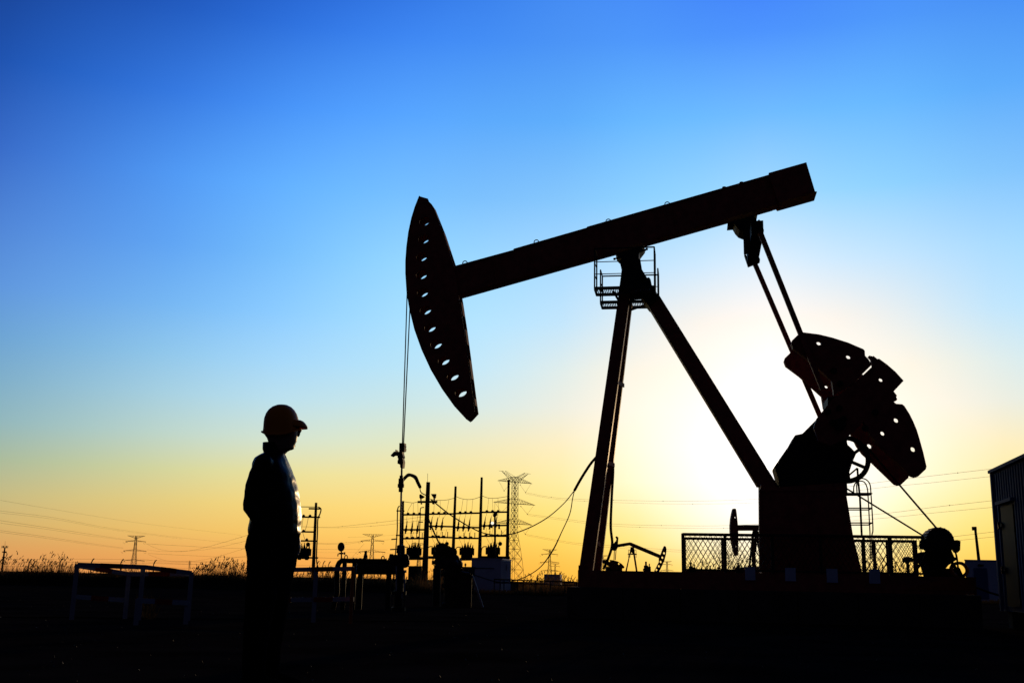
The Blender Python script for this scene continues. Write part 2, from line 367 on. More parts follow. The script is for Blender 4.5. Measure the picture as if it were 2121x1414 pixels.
reeds([(1430, 1600, 44, 300, 1.2, 2.0, .5), (1760, 1910, 44, 260, 1.2, 1.9, .4)], 'orange backlit reeds seen through the mesh guard of the pump')

# ------------------------------------------------------------------ main pumping unit frame of reference
YAW = R(9.5); UU = Vector((math.cos(YAW), -math.sin(YAW), 0)); VV = Vector((math.sin(YAW), math.cos(YAW), 0))
M0 = at(1300, 1180, 24.0); M0.z = 0
def mw(u, v, z): return M0 + UU * u + VV * v + Vector((0, 0, z))
def mp(px, py, v):                 # pixel -> world point on machine plane v
    d = ray(px, py); t = ((M0 - EYE).dot(VV) + v) / d.dot(VV); return EYE + d * t
def uz(px, py, v):
    p = mp(px, py, v); return ((p - M0).dot(UU), p.z)
def circ(c, r, n=16): return [(c[0] + r * math.cos(2 * math.pi * i / n), c[1] + r * math.sin(2 * math.pi * i / n)) for i in range(n)]
ZD = uz(1210, 1180, -1.15)[1]; UL = uz(1197, 1180, -1.15)[0]; UR = uz(2021, 1192, -1.15)[0]
PJ = thing('pumpjack', 'huge dark oil pumpjack with a slotted horse head, towering over the concrete base', 'pumpjack', mw(0, 0, ZD))

# horse head
HW = .225
near = [z5(x, y) for x, y in [(208, 62), (250, 74)]] + [z5(257, 90), z5(268, 100), z5(318, 225), z5(376, 400), z5(405, 568), z5(425, 700), z5(445, 850), z5(470, 1040), z5(480, 1110), z5(448, 1145)]
front = [z5(x, y) for x, y in [(438, 1150), (380, 1087), (320, 1003), (265, 909), (220, 811), (185, 713), (162, 620), (147, 530), (141, 440), (141, 380), (146, 310), (155, 240), (170, 170), (187, 115)]]
outl = [uz(x, y, -HW) for x, y in near + front]
holes = []
for x, y in [(245, 199), (242, 284), (232, 370), (231, 457), (236, 543), (250, 628), (272, 712), (301, 793), (338, 872), (382, 947), (421, 1027)]:
    a, b = z5(x, y); k = .052
    cu, cz = uz(a, b, 0)
    k = .96 if y < 230 else 1
    holes.append([(cu + .135 * k * math.cos(t), cz + (.098 + .018 * (1 - y / 1100)) * k * math.sin(t) + .02 * math.cos(t)) for t in [2 * math.pi * i / 18 for i in range(18)]])
for i, h in enumerate(holes):      # keep the first (top) and last holes a little smaller
    pass
mb = MB()
mb.plate(outl, holes, mw, -HW, -HW + .02); mb.plate(outl, holes, mw, HW - .02, HW)
HH = part('horse_head', mb, M_red, PJ)
fr = [uz(x, y, -HW) for x, y in [near[0]] + front[::-1]]
mb = MB()
for i in range(len(fr) - 1):
    (a, b), (c, d) = fr[i], fr[i + 1]; k = Vector((c - a, d - b)).normalized(); nx_, nz_ = k.y * .02, -k.x * .02
    A = [mw(a - nx_ * .2, -HW - .02, b - nz_ * .2), mw(a - nx_, -HW - .02, b - nz_)]
    mb.hexa([mw(a, -HW - .02, b), mw(c, -HW - .02, d), mw(c, HW + .02, d), mw(a, HW + .02, b)], [mw(a - nx_, -HW - .02, b + 0), mw(c - nx_, -HW - .02, d), mw(c - nx_, HW + .02, d), mw(a - nx_, HW + .02, b)])
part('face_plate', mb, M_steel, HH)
bk = [uz(x, y, -HW) for x, y in near[3:6]]; bk2 = [uz(x, y, -HW) for x, y in near[6:11]]
def strips(pts, a0, a1):
    for i in range(len(pts) - 1):
        (a, b), (c, d) = pts[i], pts[i + 1]; Ln = math.hypot(c - a, d - b); k = max(1, int(Ln / .55))
        for j in range(k):
            p, q = [(a + (c - a) * t / k, b + (d - b) * t / k) for t in (j + a0, j + a1)]
            mb = MB(); mb.hexa([mw(p[0], -.04, p[1]), mw(q[0], -.04, q[1]), mw(q[0], HW - .03, q[1]), mw(p[0], HW - .03, p[1])],
                    [mw(p[0] - .015, -.04, p[1]), mw(q[0] - .015, -.04, q[1]), mw(q[0] - .015, HW - .03, q[1]), mw(p[0] - .015, HW - .03, p[1])])
            part('back_plate', mb, M_rust, HH)  # sunlit gold patches on the head's back, put into the rusty colour
strips(bk, 0, .5); strips(bk2, 0, .5)
for P_ in (bk, bk2):
    mb = MB()
    for (a, b), (c, d) in zip(P_[:-1], P_[1:]): mb.hexa([mw(a, -HW, b), mw(c, -HW, d), mw(c, -.045, d), mw(a, -.045, b)], [mw(a - .01, -HW, b), mw(c - .01, -HW, d), mw(c - .01, -.045, d), mw(a - .01, -.045, b)])
    part('back_strip', mb, M_rubber, HH)  # set near black so the painted sunlit patches stand out
# walking beam
BW = .2
top = [(944, 550), (1063, 517.5), (1064, 515), (1215, 471.5), (1216, 469.5), (1592, 362), (1640, 348.5)]
bot = [(1640, 426), (1275, 529), (1180, 555.5), (956, 619)]
A = [uz(x, y, -BW) for x, y in top] + [uz(x, y, BW) for x, y in bot]
A = [(A[0][0] - .35, A[0][1] - .09)] + A + [(A[-1][0] - .35, A[-1][1] - .09)]
mb = MB()
mb.prism([mw(a, -BW + .03, b) for a, b in A], [mw(a, BW - .03, b) for a, b in A])
def flange(p, q, t, w):
    mb.hexa([mw(p[0], -w, p[1]), mw(q[0], -w, q[1]), mw(q[0], w, q[1]), mw(p[0], w, p[1])], [mw(p[0], -w, p[1] - t), mw(q[0], -w, q[1] - t), mw(q[0], w, q[1] - t), mw(p[0], w, p[1] - t)])
for i in range(1, len(top)): flange(uz(*top[i - 1], -BW), uz(*top[i], -BW), .03, BW)
flange(uz(956, 619, BW), uz(1600, 437, BW), -.03, BW)
for t in [.1, .22, .34, .46, .58, .7, .82]:       # web stiffeners
    x = 960 + 620 * t; ya = 549 - (x - 944) * .2925 + 12; yb = 619 - (x - 956) * .281 - 16
    (a, b), (c, d) = uz(x, ya, -BW), uz(x + 8, yb, -BW)
    mb.bar(mw(a, -BW + .015, b), mw(c, -BW + .015, d), .03, .03, side=tuple(VV))
BM = part('walking_beam', mb, M_red, PJ)
mb = MB()
for x, y in [(963, 545), (1111, 501.5), (1260, 458.5), (1382, 423)]:
    c = uz(x, y, -.1); mb.path([mw(c[0] + .055 * math.cos(t), -.1, c[1] + .055 * math.sin(t)) for t in [i * math.pi / 6 for i in range(12)]], .012, 5, True)
    part('lifting_eye', mb, M_steel, BM); mb = MB()
for x, y in [(1500, 390), (1536, 380)]:
    c = uz(x, y, -.1); mb.lathe(mw(c[0], -.1, c[1] - .06), (0, 0, 1), [(0, .03), (.06, .03), (.06, .05), (.09, .045), (.1, .02)], 8)
    part('bolt', mb, M_steel, BM); mb = MB()
# tail weight box
TW = .3
nr = [z2(417, 158), z2(418, 142), z2(708, 60), z2(712, 76), z2(775, 285), z2(783, 285)]
far = [z2(768, 357), z2(483, 438), z2(474, 428)]
A = [uz(x, y, -TW) for x, y in nr] + [uz(x, y, TW) for x, y in far]
A = [A[0], A[1], A[2], A[3], A[4], A[5], A[6], A[7], A[8]]
mb = MB(); mb.prism([mw(a, -TW, b) for a, b in A], [mw(a, TW, b) for a, b in A])
part('tail_weight', mb, M_red, BM)

# samson post
def to_deck(p, q):                 # extend line p->q until z = deck
    t = (ZD - p.z) / (q.z - p.z); return p + (q - p) * t
def leg(n0, n1, f0, f1, vt, vb, dep, name='samson_leg'):   # edges: left top/bottom, right top/bottom pixels; vt/vb: v at top and bottom
    mb = MB()
    def q(px, py, v): return mp(px, py, v)
    lt = q(*n0, vt); lb_ = to_deck(lt, q(*n1, vb)); rt = q(*f0, vt); rb = to_deck(rt, q(*f1, vb))
    o = VV * dep
    # open channel look: web + two flanges
    mb.hexa([lt, rt, rt + o * .12, lt + o * .12], [lb_, rb, rb + o * .12, lb_ + o * .12])
    for a, b in ((lt, lb_), (rt, rb)):
        s = (rt - lt).normalized() * (.02 if a is lt else -.02)
        mb.hexa([a, a + s, a + s + o, a + o], [b, b + s, b + s + o, b + o])
    return part(name, mb, M_red, PJ)
leg((1281.5, 608), (1200, 1174), (1305, 608), (1228.5, 1174), -.42, -.95, .22)
leg((1288, 600), (1214, 1174), (1311.5, 608), (1245, 1174), .25, .62, .18)
for y, x0, x1 in [(790, 1274, 1292), (955, 1250, 1272), (1119, 1228, 1243)]:
    mb = MB(); a = mp(x0, y, -.6); b = mp(x1, y + 8, .45); mb.bar(a, b, .09, .03); part('cross_brace', mb, M_rust, PJ)
mb = MB()
lt = mp(1338, 625, -.2); rt = mp(1366, 612, -.2); lb_ = mp(1569, 1006, -.2); rb = mp(1613, 1008, -.2)
for v0, v1 in ((-.2, -.17), (.14, .17)):
    o0 = VV * (v0 + .2); o1 = VV * (v1 + .2)
    mb.hexa([lt + o0, rt + o0, rt + o1, lt + o1], [lb_ + o0, rb + o0, rb + o1, lb_ + o1])
mb.hexa([lt, lt + (rt - lt) * .1, lt + (rt - lt) * .1 + VV * .37, lt + VV * .37], [lb_, lb_ + (rb - lb_) * .1, lb_ + (rb - lb_) * .1 + VV * .37, lb_ + VV * .37])
mb.hexa([rt, rt + (lt - rt) * .1, rt + (lt - rt) * .1 + VV * .37, rt + VV * .37], [rb, rb + (lb_ - rb) * .1, rb + (lb_ - rb) * .1 + VV * .37, rb + VV * .37])
part('samson_back_leg', mb, M_red, PJ)
# saddle bearing and post head
hd = [z6(*p) for p in [(480, 240), (500, 262), (545, 293), (525, 306), (530, 345), (545, 400), (535, 480), (520, 590), (505, 655), (660, 655), (735, 650), (760, 700), (830, 785), (935, 690), (890, 600), (862, 575), (848, 505), (830, 480), (810, 487), (757, 400), (740, 292), (724, 287), (728, 220), (765, 172), (780, 150)]]
A = [uz(x, y, -.25) for x, y in hd]
mb = MB(); mb.prism([mw(a, -.3, b) for a, b in A], [mw(a, .25, b) for a, b in A])
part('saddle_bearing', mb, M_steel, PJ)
mb = MB()
for x, y, dx in [(490, 278, 1), (765, 200, 1), (520, 272, 1), (785, 190, 1)]:
    mb = MB(); a = mp(*z6(x - 22, y + 6), -.2); b = mp(*z6(x + 22, y - 8), -.2); mb.tube(a, b, .018, n=6); mb.ball(a, .03, 6, 4); mb.ball(b, .03, 6, 4)
    part('clamp_bolt', mb, M_steel, PJ)
# two service platforms with rails
def platform(vn, vf, xl, xr, yfl, yfr, top_y, mids, lab):
    """vn/vf near and far plane; xl,xr pixel ends at the near plane; yf floor row"""
    a = uz(*z6(xl, yfl), vn); b = uz(*z6(xr, yfr), vn); z = a[1]; uL, uR = a[0], b[0]
    mbf = MB()
    for v in (vn, vf): mbf.bar(mw(uL, v, z), mw(uR, v, z), .07, .03)
    for u in (uL, uR): mbf.bar(mw(u, vn, z), mw(u, vf, z), .07, .03)
    fl = part('platform', mbf, M_rail, PJ, label=lab)
    mbg = MB(); n = 34
    for i in range(n): u = uL + (uR - uL) * (i + .5) / n; mbg.box(mw(u, (vn + vf) / 2, z), ((uR - uL) / n * .55, vf - vn - .03, .006), UU, VV)
    part('grating', mbg, M_bright, fl)
    mbr = MB(); zt = [uz(*z6(xl + 10, y), vn)[1] for y in [top_y] + mids]
    for u in (uL, uR):
        for v in (vn, vf): mbr.tube(mw(u, v, z), mw(u, v, zt[0]), .017, n=6)
    for k, zz_ in enumerate(zt):
        r = .017 if k == 0 else .010
        mbr.tube(mw(uL, vn if lab[0] == 'n' else vf, zz_), mw(uR, vn if lab[0] == 'n' else vf, zz_), r, n=6)
        for u in (uL, uR): mbr.tube(mw(u, vn, zz_), mw(u, vf, zz_), r, n=6)
    part('railing', mbr, M_rail, fl)
    mbk = MB(); um = uz(*z6(520, 650), 0)[0]
    for f in (.3, .8): u = uL + (uR - uL) * f; mbk.bar(mw(u, (vn + vf) / 2, z), mw(um + .1, 0 + (.2 if vn > 0 else -.2), z - .28), .05, .03)
    part('bracket', mbk, M_rail, PJ)
platform(-.95, -.40, 260, 888, 592, 580, 178, [316, 443], 'near platform of the post')
platform(.32, .85, 322, 925, 738, 726, 400, [524], 'far platform of the post')

# equalizer and tail bearing
mb = MB()
A = [uz(*z2(x, y), -.2) for x, y in [(100, 535), (145, 530), (165, 565), (190, 592), (235, 610), (320, 600), (330, 560), (318, 505), (302, 488), (330, 470)]]
mb.prism([mw(a, -.28, b) for a, b in A], [mw(a, .28, b) for a, b in A])
part('tail_bearing', mb, M_steel, PJ)
eq0 = mp(*z2(330, 560), -1.05); eq1 = mp(*z2(290, 790), 1.05)
mb = MB(); mb.bar(eq0, eq1, .30, .26)
c0 = mp(*z2(285, 640), -.3); c1 = mp(*z2(285, 700), .3); mb.bar(c0, c1, .42, .36)
EQ = part('equalizer', mb, M_steel, PJ)
for v, ps in ((-1.05, [(333, 512), (345, 508), (380, 588), (378, 605), (345, 622), (318, 560)]), (1.05, [(228, 775), (240, 772), (246, 790), (335, 780), (350, 812), (348, 832), (258, 866)])):
    A = [uz(*z2(x, y), v) for x, y in ps]; mb = MB(); mb.prism([mw(a, v - .06, b) for a, b in A], [mw(a, v + .06, b) for a, b in A]); part('pin_bracket', mb, M_steel, EQ)
mb = MB(); mb.bar(mp(*z2(352, 600), -1.08), mp(1704, 806, -1.08), .105, .09, side=tuple(UU)); part('pitman_arm', mb, M_red, PJ)
mb = MB(); mb.bar(mp(*z2(308, 835), 1.08), mp(1703, 872, 1.08), .105, .09, side=tuple(UU)); part('pitman_arm', mb, M_red, PJ)

# cranks and counterweights: same shapes on both sides
def Z8(pts, v): return [uz(*z8(x, y), v) for x, y in pts]
VN, VF = -.93, .93
crank = Z8([(818, 352), (800, 333), (806, 328), (830, 334), (835, 330), (862, 352), (875, 350), (930, 390), (990, 442), (1045, 503), (975, 578), (800, 745), (715, 842), (640, 905), (540, 950), (455, 920), (420, 830), (440, 765), (542, 640), (700, 520), (768, 459), (829, 401)], VN)
crh = [circ(uz(*z8(888, 495), VN), .045, 12)]
fan1 = Z8([(262, 245), (268, 225), (315, 180), (345, 168), (455, 182), (550, 205), (660, 240), (765, 285), (774, 297), (776, 330), (800, 356), (822, 392), (763, 450), (700, 520), (560, 600), (545, 505), (377, 355), (275, 280)], VN)
f1h = [circ(uz(*z8(456, 241), VN), .052, 14), circ(uz(*z8(662, 336), VN), .052, 14), ]
fan2n = Z8([(955, 560), (975, 578), (998, 608), (992, 615), (1000, 635), (985, 642), (975, 638), (975, 650), (992, 664), (1035, 667), (1050, 680), (1085, 735), (1110, 785), (1135, 845), (1152, 900), (1180, 1000), (1203, 1100), (1198, 1118), (1145, 1168), (1122, 1173), (1098, 1165)], VN)
fan2f = Z8([(985, 1215), (805, 1050), (760, 1010), (735, 985), (700, 1018)], VF)
fan2 = fan2n + [(a, b) for a, b in fan2f[1:3]] + Z8([(812, 880), (765, 785)], VN)
f2h = [circ(uz(*z8(995, 776), VN), .055, 14), circ(uz(*z8(900, 867), VN), .05, 14), circ(uz(*z8(1112, 978), VN), .056, 14)]
fh2 = [(uz(*z8(x, y), VF), r) for x, y, r in [(996, 777, 0), ]]
def shrink(h, hs): return h
for v, w in ((VN, 'near'), (VF, 'far')):
    mb = MB(); mb.plate(crank, crh if v < 0 else [], mw, v - .07, v + .07); part('crank', mb, M_cw, PJ)
    s = .12 * (-1 if v < 0 else 1)
    extra1 = []; extra2 = []
    mb = MB()
    h1 = [list(h) for h in f1h[:2]] + ([] if v < 0 else [])
    h2 = [list(h) for h in f2h]
    if v > 0:                      # holes on the far plates where the photograph shows daylight through
        h1 = [circ(uz(*z8(508, 543), VF), .042, 12)]; h2 = [circ(uz(*z8(902, 866), VF), .1, 14), circ(uz(*z8(808, 956), VF), .056, 14)]
    mb.plate(fan1, h1, mw, v - .09, v + .09); part('counterweight', mb, M_cw, PJ)
    mb = MB(); mb.plate(fan2, h2, mw, v - .09, v + .09); part('counterweight', mb, M_cw, PJ)
mb = MB()                          # clamp bolts along the crank on the near side
for x, y in [(560, 430), (605, 520), (850, 720), (780, 830), (600, 690), (520, 715), (630, 765), (555, 790)]:
    mb = MB(); mb.lathe(mp(*z8(x, y), VN - .09), -VV, [(0, .07), (.03, .07), (.03, .04), (.08, .035)], 8)
    part('clamp_bolt', mb, M_steel, PJ)
# crankshaft, gearbox, pedestal
sh = uz(*z8(560, 850), 0)
mb = MB(); mb.tube(mw(sh[0], -1.05, sh[1]), mw(sh[0], 1.05, sh[1]), .13, n=14); part('crankshaft', mb, M_steel, PJ)
gp = [(215, 1300), (175, 1235), (140, 1110), (155, 1085), (250, 950), (280, 895), (330, 885), (440, 775), (470, 740), (503, 702), (505, 634), (600, 620), (620, 780), (632, 900), (640, 960), (668, 985), (700, 1020), (672, 1085), (636, 1205), (640, 1300)]
A = [uz(*z8(x, y), 0) for x, y in gp]
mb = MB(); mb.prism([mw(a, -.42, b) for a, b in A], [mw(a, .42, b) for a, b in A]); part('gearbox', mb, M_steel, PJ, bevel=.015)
pl = [uz(1571, 1008, .4), uz(1612, 1009, -.4), uz(1748, 1000, -.4), uz(1766, 1110, -.4)]
pb = uz(1786, 1187, -.4); pl += [(pb[0], ZD)]; lb2 = uz(1572, 1170, .4); pl += [(lb2[0], ZD)]
mb = MB(); mb.prism([mw(a, -.48, b) for a, b in pl], [mw(a, .48, b) for a, b in pl])
PD = part('gearbox_pedestal', mb, M_red, PJ)
mb = MB()
for x0, y0, x1, y1 in [(1574, 1112, 1766, 1112), (1670, 1010, 1672, 1180), (1574, 1014, 1748, 1014), (1575, 1014, 1575, 1180)]:
    mb.bar(mp(x0, y0, -.49), mp(x1, y1, -.49), .05, .03)
part('stiffener', mb, M_red, PD)
# big belt pulley with spokes
pc = mp(1751.5, 951, .62); mb = MB()
def onring(c, r, t): return c + UU * r * math.cos(t) + Vector((0, 0, r * math.sin(t)))
for r in (.50, .455):
    mb.path([onring(pc, r, 2 * math.pi * i / 48) for i in range(48)], .035, 8, True)
for i in range(6):
    t = 2 * math.pi * i / 6 - .42; mb.bar(onring(pc, .08, t), onring(pc, .46, t), .07, .05, side=tuple(UU * -math.sin(t) + Vector((0, 0, math.cos(t)))))
mb.tube(pc - VV * .3, pc + VV * .1, .1, n=14)
part('belt_pulley', mb, M_steel, PJ, smooth=True)
mb = MB()                          # brake lever by the pulley
mb.path([mp(*zl(x, y), .5) for x, y in [(235, 1300), (215, 880), (195, 700), (188, 570)]], .022, 6)
mb.path([mp(*zl(x, y), .5) for x, y in [(188, 570), (105, 640), (60, 700)]], .02, 6)
part('brake_lever', mb, M_steel, PJ)
# drive belts
mc = mp(1944, 1122, .62)
mb = MB()
for p, q in (((1724, 993), (1917, 1112)), ((1791, 920), (1943, 1097))):
    a = mp(*p, .62); b = mp(*q, .62); mb.bar(a, b, .022, .10, side=tuple((b - a).cross(VV).normalized()))
part('drive_belt', mb, M_rubber, PJ)
# skid with its painted end and hold-down bolts
UL2 = uz(1197, 1180, -1.15)[0]; zb = uz(1560, 1222, -1.15)[1]
mb = MB()
for v in (-1.15, 1.0):
    mb.hexa([mw(UL2, v, zb), mw(UR, v, zb), mw(UR, v + .15, zb), mw(UL2, v + .15, zb)], [mw(UL2, v, ZD), mw(UR, v, ZD), mw(UR, v + .15, ZD), mw(UL2, v + .15, ZD)])
for i in range(12):
    u = UL2 + .08 + (UR - UL2 - .16) * i / 11; mb.box(mw(u, 0, (ZD + zb) / 2), (.12, 2.0, ZD - zb - .04), UU, VV)
mb.box(mw((UL2 + UR) / 2, 0, ZD - .015), (UR - UL2 - .1, 1.995, .02), UU, VV)
a = uz(1210, 1170, -1.1); mb.box(mw(UL2 + .06, 0, ZD + .05), (.12, 2.1, .1), UU, VV)
SK = part('skid', mb, M_red, PJ)
A = [uz(x, y, -1.16) for x, y in [(1868, 1221), (1952, 1199), (2018, 1197), (2020, 1222)]]
mb = MB(); mb.prism([mw(a, -1.17, b) for a, b in A], [mw(a, -1.155, b) for a, b in A]); part('end_plate', mb, M_rust, SK, label='reddish sloped plate on the end of the skid')
for x in (1340, 1433, 1531, 1637):
    u, z = uz(x, 1176, -.98); mb = MB(); mb.box(mw(u, -.98, ZD + .03), (.16, .14, .05), UU, VV); mb.lathe(mw(u - .02, -.98, ZD), (0, 0, 1), [(0, .045), (.12, .045), (.12, .02), (.2, .02), (.2, .01)], 8)
    mb.lathe(mw(u + .05, -.98, ZD), (0, 0, 1), [(0, .03), (.1, .03), (.1, .012), (.16, .012)], 6)
    part('anchor_bolt', mb, M_steel, SK)
# bridle cables, carrier bar, polished rod
vc = 0
mb = MB()
for dv, x0, x1 in ((-.07, 843.5, 833.5), (.07, 848.5, 836)):
    mb.path([mp(x0 if dv < 0 else 849, 600 if dv < 0 else 640, dv), mp(x1, 918, dv)], .014, 6)
BR = part('bridle_cable', mb, M_steel, PJ)
mb = MB()
A = [(258, 160), (350, 160), (345, 190), (354, 210), (345, 235), (354, 262), (345, 305), (312, 310), (312, 350), (320, 380), (330, 410), (315, 430), (330, 500), (325, 545), (318, 608), (275, 608), (268, 545), (225, 535), (225, 480), (238, 455), (225, 420), (225, 380), (150, 378), (112, 402), (98, 385), (160, 315), (186, 315), (186, 280), (200, 280), (202, 318), (255, 318)]
A = [uz(*zw(x, y), 0) for x, y in A]; mb.prism([mw(a, -.09, b) for a, b in A], [mw(a, .09, b) for a, b in A])
part('carrier_bar', mb, M_steel, PJ)
mb = MB(); mb.tube(mp(*zw(284, 605), 0), mp(828.5, 1150, 0), .022, n=8)
part('polished_rod', mb, M_bright, PJ, smooth=True)
mb = MB()
for (x0, y0, x1, y1, r) in [(277, 745, 275, 800, .04), (275, 800, 270, 960, .062), (270, 900, 268, 965, .075), (268, 965, 266, 1045, .05)]:
    mb.tube(mp(*zw(x0, y0), 0), mp(*zw(x1, y1), 0), r, n=10)
part('rod_clamp', mb, M_steel, PJ)

# concrete foundation under the skid
zc0 = 0.0; ur2 = uz(2034, 1230, -1.4)[0]; ul3 = uz(1174, 1216, -1.4)[0]
FD = thing('foundation', 'long low concrete foundation block carrying the pumpjack', 'foundation', mw(0, 0, 0))
mb = MB(); n = 7
for i in range(n):
    a = ul3 + (ur2 - ul3) * i / n; b = ul3 + (ur2 - ul3) * (i + 1) / n - .012
    mb.box(mw((a + b) / 2, 0, (zb - .06) / 2), (b - a, 2.8 + .0 * i, zb + .06 - .006), UU, VV)
part('concrete_block', mb, M_conc, FD, bevel=.02)
for (x0, x1, y0, y1) in [(1543, 1565, 1173, 1201), (1626, 1649, 1175, 1203), (1712, 1736, 1177, 1206), (1800, 1824, 1178, 1208)]:
    a = uz(x0, y0, -1.2); b = uz(x1, y1, -1.2); mb = MB()
    mb.box(mw((a[0] + b[0]) / 2, -1.168, (a[1] + b[1]) / 2), (b[0] - a[0], .03, a[1] - b[1]), UU, VV)
    single('marker_plate', mb, M_white, {1543: 'small white plate on the skid edge, leftmost of four', 1626: 'small white plate on the skid edge, second from the left',
           1712: 'small white plate on the skid edge, third from the left', 1800: 'small white plate on the skid edge right of the pedestal, rightmost of four'}[x0], 'plate', mw((a[0] + b[0]) / 2, -1.2, zb), 'white plates along the skid')

# mesh guard fences in front of and behind the gearbox
def mesh_fence(v, x0, x1, y0, y1, posts, label):
    a = uz(x0, y0, v); b = uz(x1, y1, v); zt = (a[1] + b[1]) / 2
    F = thing('mesh_fence', label, 'fence', mw((a[0] + b[0]) / 2, v, ZD), 'mesh guards around the pump drive')
    mb = MB(); mb.bar(mw(a[0], v, zt), mw(b[0], v, zt), .06, .05); part('rail', mb, M_rail, F)
    mb = MB(); mb.bar(mw(a[0], v, ZD + .05), mw(b[0], v, ZD + .05), .04, .04); part('rail', mb, M_rail, F)
    for px, w in posts:
        u = uz(px, (y0 + 1180) / 2, v)[0]; mb = MB(); mb.bar(mw(u, v, ZD), mw(u, v, zt + .02), w, .05, side=tuple(UU)); part('post', mb, M_rail, F)
    mb = MB(); h = zt - ZD - .08; s = .105; z0_ = ZD + .05
    def clip(u0, du):
        ua, ub = u0, u0 + du * h; za, zb_ = z0_, z0_ + h
        lo, hi = a[0], b[0]
        if max(ua, ub) < lo or min(ua, ub) > hi: return
        t0, t1 = 0, 1
        for lim, sg in ((lo, 1), (hi, -1)):
            fa = (ua - lim) * sg; fb = (ub - lim) * sg
            if fa < 0 and fb < 0: return
            if fa < 0: t0 = max(t0, fa / (fa - fb))
            elif fb < 0: t1 = min(t1, fa / (fa - fb))
        if t1 - t0 < .03: return
        j = random.uniform(-.008, .008)
        mb.tube(mw(ua + (ub - ua) * t0 + j, v, za + h * t0), mw(ua + (ub - ua) * t1, v, za + h * t1), .0065, n=4)
    u = a[0] - h
    while u < b[0] + h: clip(u, .6); clip(u, -.6); u += s
    part('wire_mesh', mb, M_rail, F)
mesh_fence(-1.02, 1413.5, 1914, 1106, 1112, [(1415, .07), (1502, .06), (1600, .06), (1700, .06), (1790, .05), (1844, .08)], 'nearer mesh guard fence standing along the front edge of the skid')
mesh_fence(1.7, 1416, 1898, 1116, 1119, [(1418, .07), (1497, .07), (1561, .09), (1680, .06), (1787, .05), (1811, .07), (1838, .05), (1893, .05), (1898, .05)], 'farther mesh guard fence behind the gearbox pedestal')
for o in list(bpy.data.objects):
    pass
# hooped access ladder and small platform behind the gearbox
LD = thing('access_stand', 'slender tube stand with rounded hoops and rungs behind the gearbox pedestal', 'ladder', mw(uz(1790, 1110, 1.3)[0], 1.3, ZD))
for v, ox, oy in ((1.25, 0, 0),):
    mb = MB()
    mb.path(curve([mp(*zl(x, y), 1.2) for x, y in [(185, 850), (180, 760), (195, 700), (240, 682), (290, 700), (325, 750), (335, 850), (348, 1050), (356, 1240), (345, 1310), (345, 1560)]], 5), .014, 6)
    part('hoop', mb, M_rail, LD)
    mb = MB()
    mb.path(curve([mp(*zl(x, y), 1.5) for x, y in [(147, 850), (150, 770), (175, 725), (220, 710), (265, 725), (295, 790), (305, 900), (318, 1150), (325, 1310), (328, 1560)]], 5), .014, 6)
    part('hoop', mb, M_rail, LD)
    mb = MB()
    for y, xa, xb, t in [(845, 50, 335, .02), (862, 55, 300, .02), (1003, 80, 345, .014), (1022, 82, 312, .014), (1163, 108, 352, .014), (1185, 112, 320, .014)]:
        mb = MB(); mb.tube(mp(*zl(xa, y), 1.3), mp(*zl(xb, y), 1.3), t, n=6); part('rung', mb, M_rail, LD)
    for y in (845, 1003, 1163): mb = MB(); mb.tube(mp(*zl(345, y), 1.2), mp(*zl(312, y + 18), 1.5), .016, n=6); part('crosspiece', mb, M_rail, LD)

# motor on its stand
MO = thing('electric_motor', 'round finned electric motor on a tapered stand at the right end of the skid', 'motor', mp(1944, 1190, .35) * 1)
def zmp(x, y, v): return mp(*zm(x, y), v)
cc = zmp(480, 480, .3); mb = MB()
mb.lathe(cc - VV * .35, VV, [(0, .12), (.02, .26), (.06, .285), (.62, .285), (.68, .26), (.72, .14)], 28)
for i in range(22):
    t = 2 * math.pi * i / 22; d = UU * math.cos(t) + Vector((0, 0, math.sin(t))); mb.bar(cc + d * .288 - VV * .26, cc + d * .288 + VV * .2, .018, .014, side=tuple(d))
part('housing', mb, M_steel, MO)
mb = MB(); A = [uz(*zm(x, y), .1) for x, y in [(250, 470), (275, 440), (330, 380), (400, 350), (480, 600), (310, 600), (262, 596), (245, 540)]]
mb.prism([mw(a, .05, b) for a, b in A], [mw(a, .5, b) for a, b in A]); part('belt_guard', mb, M_rubber, MO)
mb = MB(); A = [uz(*zm(x, y), .1) for x, y in [(640, 400), (695, 390), (708, 408), (700, 425), (712, 462), (785, 456), (834, 475), (828, 620), (788, 662), (765, 655), (735, 610), (705, 590), (700, 620), (660, 632), (600, 560)]]
mb.prism([mw(a, -.05, b) for a, b in A], [mw(a, .2, b) for a, b in A]); part('terminal_box', mb, M_steel, MO)
mb = MB(); c = zmp(533, 285, .3); mb.path([onring(c, .032, 2 * math.pi * i / 14) for i in range(14)], .006, 5, True); part('lifting_ring', mb, M_steel, MO)
mb = MB(); A = [uz(*zm(x, y), 0) for x, y in [(178, 690), (190, 665), (290, 640), (660, 630), (705, 735), (740, 745), (742, 780), (690, 815), (610, 868), (560, 930), (555, 1020), (350, 1020), (350, 950), (300, 870), (240, 790)]]
A = [(a, ZD if k in (10, 11, 12) else b) for k, (a, b) in enumerate(A)]
mb.prism([mw(a, -.3, b) for a, b in A], [mw(a, .6, b) for a, b in A])
mb.bar(zmp(250, 790, -.2), mw(uz(*zm(60, 900), -.2)[0], -.2, ZD + .02), .05, .05); mb.bar(zmp(700, 790, -.2), mw(uz(*zm(870, 1020), -.2)[0], -.2, ZD), .06, .06)
part('stand', mb, M_rubber, MO)
mb = MB(); mb.path(curve([zmp(775, 640, 0), zmp(800, 740, 0), zmp(815, 860, 0), mw(uz(*zm(830, 980), 0)[0], 0, ZD + .02)], 5), .02, 6); part('power_lead', mb, M_rubber, MO)
mb = MB()                          # coil of hose beside the motor
c = zmp(850, 960, .3)
